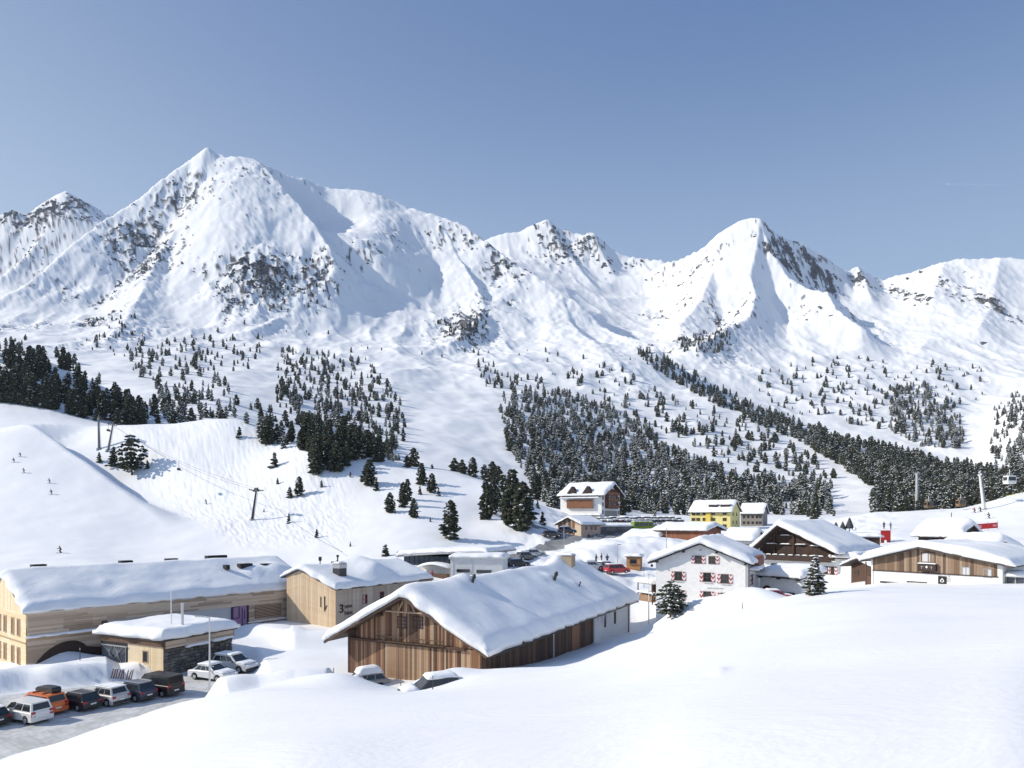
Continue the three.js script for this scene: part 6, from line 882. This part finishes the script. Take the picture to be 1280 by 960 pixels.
// ---------- lifts ----------
function pylon(name, label, px, py, h, dmin, lean, turn, mat, o = {}) { const p = pick(px, py, dmin), g = mk(name, label, 'lift tower', p); const H0 = h / F * -p.z; g.rotation.set(0, turn, lean); part(g, 'mast', new THREE.CylinderGeometry(H0 * 0.028, H0 * 0.045, H0 + 1, 12).translate(0, H0 / 2 - 0.5, 0), mat); const arm = part(g, 'crossarm', merge([bx(0.5, 0.45, H0 * 0.5, 0, H0, 0), bx(0.25, 0.25, H0 * 0.3, 0, H0 + 0.7, 0), bx(0.2, 0.9, 0.2, 0, H0 + 0.5, H0 * 0.12), bx(0.2, 0.9, 0.2, 0, H0 + 0.5, -H0 * 0.12)]), mat); for (const k of [1, -1]) { const tr = part(g, 'sheave_train', bx(H0 * 0.3, 0.14, 0.14), M.metalDark, [0, H0 + 0.1, k * H0 * 0.24]); for (let i = 0; i < 5; i++) part(tr, 'sheave', new THREE.CylinderGeometry(0.2, 0.2, 0.1, 10).rotateX(Math.PI / 2), M.trim, [(-0.5 + i / 4) * H0 * 0.28, 0.12, 0]); } part(g, 'footing', new THREE.CylinderGeometry(H0 * 0.08, H0 * 0.1, 1, 10), M.concrete, [0, -0.2, 0]); part(g, 'ladder', merge([bx(0.05, H0 * 0.9, 0.05, H0 * 0.055, H0 * 0.5, 0.15), bx(0.05, H0 * 0.9, 0.05, H0 * 0.055, H0 * 0.5, -0.15), ...Array.from({ length: 12 }, (_, i) => bx(0.04, 0.04, 0.3, H0 * 0.055, H0 * 0.08 + i * H0 * 0.075, 0))]), M.metalGrey); addTop(g); g.updateMatrixWorld(true); return [1, -1].map((k) => g.localToWorld(V(0, H0 + 0.3, k * H0 * 0.24))); }
M.pylonGrey = std(.20, .205, .21, { roughness: 0.5, metalness: 0.3 });
const A = pylon('chairlift_tower', 'grey lift tower standing upright on the ridge above the large spreading pine', 124, 561, 38, 150, 0.02, 0.6, M.pylonGrey), B2 = pylon('chairlift_tower', 'grey lift tower leaning outwards beside the upright one on the ridge', 135, 563, 33, 150, -0.16, 0.6, M.pylonGrey), C2 = pylon('chairlift_tower', 'dark lift tower with a wide crossarm on the tracked powder slope', 315, 650, 37, 120, -0.14, 0.7, M.metalDark), Dn = pylon('gondola_tower', 'tall white gondola tower at the crest of the piste', 1230, 637, 44, 150, 0.1, -0.5, std(.66, .67, .68)), En = pylon('gondola_tower', 'grey gondola tower half hidden in the forest', 1146, 642, 50, 300, 0, -0.3, M.zinc);
function cable(name, label, a, b, sag) { const m = a.clone().add(b).multiplyScalar(0.5); m.y -= sag; const c = new THREE.QuadraticBezierCurve3(a, m, b); const t = new THREE.Mesh(new THREE.TubeGeometry(c, 20, 0.035, 5), M.metalDark); t.name = numbered(name); tag(t, label, 'cable', 'lift cables'); addTop(t); return c; }
const chairTop = at(428, 690, 121), cl = cable('lift_cable', 'haul cable running up from the powder slope tower to the upright ridge tower', C2[0], A[0], 5); cable('lift_cable', 'haul cable running up from the powder slope tower to the leaning ridge tower', C2[1], B2[1], 5); cable('lift_cable', 'haul cable from the chairlift loading frame to the powder slope tower', chairTop.clone(), C2[0], 3); cable('lift_cable', 'gondola cable between the white tower and the forest tower', Dn[0], En[0], 4); cable('lift_cable', 'gondola cable running from the white tower out past the frosted trees', Dn[1], at(1420, 560, 240), 4);
function chair(p, label) { const g = mk('lift_chair', label, 'chair', p); part(g, 'hanger', merge([bar(V(0, 0, 0), V(0, -2.2, 0), 0.05), bar(V(0, -2.2, 0), V(0.3, -2.6, 0), 0.05)]), M.metalDark); part(g, 'seat', bx(0.6, 0.14, 2.2, 0.3, -3.1, 0), M.trim); part(g, 'backrest', bx(0.12, 0.75, 2.2, 0.0, -2.75, 0), M.trim); part(g, 'safety_bar', merge([bx(0.06, 0.06, 2.1, 0.75, -2.75, 0), bx(0.7, 0.06, 0.06, 0.4, -2.7, 1.0), bx(0.7, 0.06, 0.06, 0.4, -2.7, -1.0)]), M.metalDark); addTop(g); }
chair(cl.getPoint(0.42), 'empty lift chair hanging over the tracked powder slope'); chair(cl.getPoint(0.92), 'empty lift chair hanging beside the leaning ridge tower');
function gondola(p, label, mat) { const g = mk('gondola_cabin', label, 'gondola', p); const s = new THREE.Shape(); s.moveTo(-0.9, -0.9); s.lineTo(0.9, -0.9); s.quadraticCurveTo(1.15, 0, 0.85, 1.0); s.lineTo(-0.85, 1.0); s.quadraticCurveTo(-1.15, 0, -0.9, -0.9); part(g, 'cabin', new THREE.ExtrudeGeometry(s, { depth: 1.7, bevelEnabled: true, bevelSize: 0.08, bevelThickness: 0.08, bevelSegments: 2 }).translate(0, 0, -0.85), mat); part(g, 'cabin_window', bx(1.75, 0.95, 1.92, 0, 0.3, 0), M.glass); part(g, 'side_window', bx(2.3, 0.85, 1.3, 0, 0.3, 0), M.glass); part(g, 'hanger', merge([bar(V(0, 1, 0), V(0, 2.6, 0), 0.08), new THREE.TorusGeometry(0.7, 0.06, 6, 14, Math.PI).translate(0, 1.05, 0)]), M.frameWhite); part(g, 'ski_rack', bx(0.2, 0.9, 1.2, 1.15, -0.3, 0), M.metalDark); addTop(g); }
gondola(at(1262, 600, 170), 'white gondola cabin hanging beside the white tower', M.frameWhite); gondola(at(1201, 629, 205), 'brown gondola cabin low over the snowed-in roof', std(.20, .13, .07)); gondola(at(1161, 631, 215), 'dark gondola cabin above the snowed-in house ridge', std(.16, .10, .06));
{ // loading frame of the chairlift, tucked behind the guesthouse
  const g = mk('chairlift_loading_frame', 'dark chairlift loading frame with drive wheel behind the boarded guesthouse', 'lift station', gp(432, 121)); g.rotation.y = 0.4; part(g, 'frame', merge([bar(V(-3, -1, 0), V(-1.5, 3.2, 0), 0.16), bar(V(3.4, -1, 0), V(-1.5, 3.2, 0), 0.16), bar(V(-2.4, 2.9, -0.9), V(2.2, 2.7, -0.9), 0.14), bar(V(-2.4, 2.9, 0.9), V(3.4, 1.2, 0.9), 0.14), bx(0.4, 2.4, 0.4, 1.4, 1, 0)]), M.metalDark); part(g, 'drive_wheel', new THREE.TorusGeometry(1.3, 0.14, 8, 22).rotateX(Math.PI / 2), M.metalDark, [-0.4, 3.0, 0]); part(g, 'housing', bx(3.2, 1.4, 2.4), M.zinc, [2.8, 1.2, -0.6]); part(g, 'housing_snow', snowSlab(1.1, 4.5, -1.9, 0.7, () => 1.91, 0.6, { cell: 0.3, seed: 3 }), M.roofSnow); part(g, 'signal_post', merge([bar(V(-4.4, -1, 0), V(-4.4, 3.6, 0), 0.09), bx(0.5, 0.7, 0.4, -4.4, 3.6, 0), bx(0.9, 0.6, 0.5, -4.4, 1.6, 0)]), M.metalDark); addTop(g);
}
// ---------- red banners on the piste ----------
{
  const a = mk('red_banner_block', 'bright red square start banner standing on the piste', 'banner', pick(1107, 679, 100)); part(a, 'banner_panel', bx(1.9, 1.9, 0.12, 0, 1.55, 0), M.red); part(a, 'side_panel', bx(0.12, 1.9, 1.3, 0.9, 1.55, -0.7), M.red); part(a, 'frame', merge([bar(V(-0.95, -0.3, 0), V(-0.95, 2.55, 0), 0.05), bar(V(0.95, -0.3, 0), V(0.95, 2.55, 0), 0.05), bar(V(0.95, -0.3, -1.3), V(0.95, 2.55, -1.3), 0.05)]), M.metalGrey); part(a, 'skirt', merge([bx(0.6, 0.6, 0.14, -0.6, 0.35, 0.02), bx(0.6, 0.5, 0.14, 0.55, 0.4, 0.02)]), M.redDark); addTop(a); a.scale.setScalar(-a.position.z / 140 * 1.05);
  const p0 = pick(1223, 664, 100), p1 = pick(1250, 660, 100) ?? p0, L = (27 / F) * -p0.z, b = mk('long_red_banner', 'long low red banner stretched between posts across the piste', 'banner', p0); b.rotation.set(0, 0.12, 0.07); part(b, 'banner_cloth', bx(L, 1.2, 0.08, L / 2, 1.0, 0), M.red); part(b, 'banner_print', merge([bx(L * 0.14, 0.5, 0.02, L * 0.1, 1.0, 0.05), bx(L * 0.2, 0.4, 0.02, L * 0.84, 1.0, 0.05)]), std(.75, .4, .4)); for (const t of [0, 0.5, 1]) part(b, 'post', new THREE.CylinderGeometry(0.05, 0.05, 2.6, 6).translate(0, 0.6, 0), M.metalGrey, [L * t, 0, 0]); addTop(b);
  const y = mk('yellow_fence_tape', 'yellow safety tape along the crest of the piste', 'tape', pick(1262, 625, 100)); const R = rng(3), pts = []; for (let i = 0; i <= 8; i++) { const p = pick(1258 + i * 4, 623 - i * 0.8, 100); if (p) pts.push(p.sub(y.position)); } if (pts.length > 3) { part(y, 'tape', new THREE.TubeGeometry(new THREE.CatmullRomCurve3(pts.map((p) => p.clone().add(V(0, 0.7, 0)))), 30, 0.07, 5), std(.75, .72, .15)); for (const p of pts) part(y, 'stake', new THREE.CylinderGeometry(0.03, 0.03, 1.2, 5).translate(0, 0.4, 0), M.metalGrey, [p.x, p.y, p.z]); addTop(y); }
}
{ // ticket kiosk and safety net by the lane
  const g = mk('ticket_kiosk', 'small orange brown timber kiosk with snow roof on the lane', 'kiosk', gp(793, 131)); g.rotation.y = -0.4; part(g, 'wall', bx(2.6, 2.4, 2.2, 0, 0.9, 0), std(.52, .26, .11, { map: grainV })); part(g, 'window', bx(1.3, 0.8, 0.08, 0, 1.3, 1.12), M.glass); part(g, 'counter', bx(1.7, 0.08, 0.4, 0, 0.82, 1.25), W.barn[2]); part(g, 'roof', bx(3.1, 0.12, 2.8, 0, 2.16, 0), M.roofEdge); part(g, 'roof_snow', snowSlab(-1.55, 1.55, -1.4, 1.4, () => 2.23, 0.55, { cell: 0.25 }), M.roofSnow); addTop(g);
  for (const [px, d, label] of [[772, 127, 'tall lamp post beside the ticket kiosk lane'], [705, 150, 'tall lamp post at the edge of the village road below the stone house'], [833, 140, 'tall lamp post standing between the kiosk and the red timber shed']]) { const l = mk('village_lamp', label, 'street lamp', gp(px, d)); part(l, 'pole', new THREE.CylinderGeometry(0.05, 0.08, 5.6, 8).translate(0, 2.6, 0), M.metalGrey); part(l, 'lamp_head', bx(0.7, 0.1, 0.25, 0.35, 5.35, 0), M.metalDark); addTop(l); }
}
// snow-laden trees beside the houses
{ const p = pick(1019, 744, 60); plant(p, 50 / F * -p.z, 6, 'bushy conifer loaded with snow standing before the dark gabled inn', null, 1.25); const q = pick(838, 772, 60); plant(q, 47 / F * -q.z, 7, 'loose young pine flecked with snow in front of the white house', null, 1.15); }
// thin vapour trail high over the right-hand crest
{ const a = at(1184, 229, 6500), b = at(1262, 233, 6900); const g = new THREE.CylinderGeometry(3, 9, a.distanceTo(b), 8, 1).rotateZ(-Math.PI / 2), m = new THREE.Mesh(g, new THREE.MeshStandardMaterial({ color: lin(.9, .92, .95), roughness: 1, transparent: true, opacity: 0.14 })); m.name = 'contrail_cloud'; m.position.copy(a.clone().add(b).multiplyScalar(0.5)); m.rotation.set(0, Math.atan2(-(b.z - a.z), b.x - a.x), Math.atan2(b.y - a.y, b.x - a.x)); tag(m, 'thin white vapour trail in the blue sky', 'cloud', null, 'stuff'); addTop(m); }
// ---------- plant the trees: the 300 that show largest one by one, the rest as the far forest ----------
{
  for (const t of TREES) t.app = t.h / Math.hypot(t.p.x, t.p.z);
  TREES.sort((a, b) => b.app - a.app);
  const named = (k) => (k === 1 ? 'stone_pine' : k === 2 || k === 4 || k === 6 ? 'spruce_tree' : 'stone_pine');
  const NEARN = Math.min(296, TREES.length), eul = new THREE.Euler(), qt = new THREE.Quaternion(), sc = new THREE.Vector3(), mt = new THREE.Matrix4();
  const near = { 'valley forest conifers': [[705, 'beside the stone house'], [785, 'behind the brown hotel'], [862, 'behind the upper car park'], [925, 'behind the yellow house'], [965, 'behind the grey house'], [1300, 'above the inn roof']], 'forest beside the piste': [[1140, 'where the snow chute meets the piste'], [1190, 'behind the forest gondola tower'], [1250, 'behind the white gondola tower'], [1500, 'behind the white gondola cabin']], 'pines on the wooded shoulder': [[60, 'at the thick outer end'], [140, 'behind the lift towers'], [400, 'at its low end by the frosted wood']], 'pines of the dense knoll wood': [[400, 'on its steep open flank'], [440, 'at its crown'], [600, 'at the end near the lone pines']] };
  for (const t of TREES.slice(0, NEARN)) {
    const nb = near[t.group]; if (nb) { const px = CX + t.p.x / -t.p.z * F, w = nb.find((q) => px < q[0])[1]; t.label = `${t.h > 12 ? 'tall' : t.h > 10 ? 'medium' : 'short'} ${{ 'valley forest conifers': t.kind === 3 || t.kind === 4 ? 'frosted conifer in the valley forest' : 'dark conifer in the valley forest', 'forest beside the piste': t.kind === 3 ? 'frosted pine in the forest beside the piste' : 'dark pine in the forest beside the piste', 'pines on the wooded shoulder': 'dark stone pine on the wooded shoulder', 'pines of the dense knoll wood': 'dark stone pine in the knoll wood' }[t.group]}, ${w}`; }
    else if (t.group === 'lone pines on the ski slope' || t.group === 'pines beside the brown hotel') t.label = `${t.h > 11 ? 'very tall' : t.h > 8 ? 'tall' : t.h > 5 ? 'middle sized' : t.h > 3 ? 'small' : 'tiny'} ${t.label.replace(/^(small|tall old) /, '')}`;
    const k = KINDS[t.kind], g = new THREE.Group(); g.name = numbered(named(t.kind));
    const c = new THREE.Mesh(k.c, M.crown), b = new THREE.Mesh(k.t, M.bark); c.name = 'crown'; b.name = 'trunk'; g.add(b, c);
    g.position.copy(t.p); g.position.y -= 0.02 * t.h; g.scale.set(t.h * t.w, t.h, t.h * t.w); g.rotation.set(t.tilt, t.turn, t.tilt * 0.7);
    tag(g, t.label, 'tree', t.group); addTop(g);
  }
  const rest = TREES.slice(NEARN), forest = new THREE.Group(); forest.name = 'distant_forest'; tag(forest, 'distant conifer forest and scattered trees on the mountain slopes', 'forest', null, 'stuff');
  const col = new THREE.Color(), R = rng(99);
  FARKINDS.forEach((geo, k) => {
    const mine = rest.filter((t) => t.kind === k); if (!mine.length) return;
    const m = new THREE.InstancedMesh(geo, M.crown, mine.length); m.name = 'conifers';
    mine.forEach((t, i) => { mt.compose(new THREE.Vector3(t.p.x, t.p.y - 0.04 * t.h, t.p.z), qt.setFromEuler(eul.set(t.tilt, t.turn, 0)), sc.set(t.h * t.w, t.h, t.h * t.w)); m.setMatrixAt(i, mt); const v = 0.85 + 0.3 * R(); m.setColorAt(i, col.setRGB(v, v, v * (0.95 + 0.1 * R()))); });
    m.userData.kind = 'stuff'; forest.add(m);
  });
  addTop(forest);
  console.log('trees', TREES.length);
}
renderer.render(scene, camera);
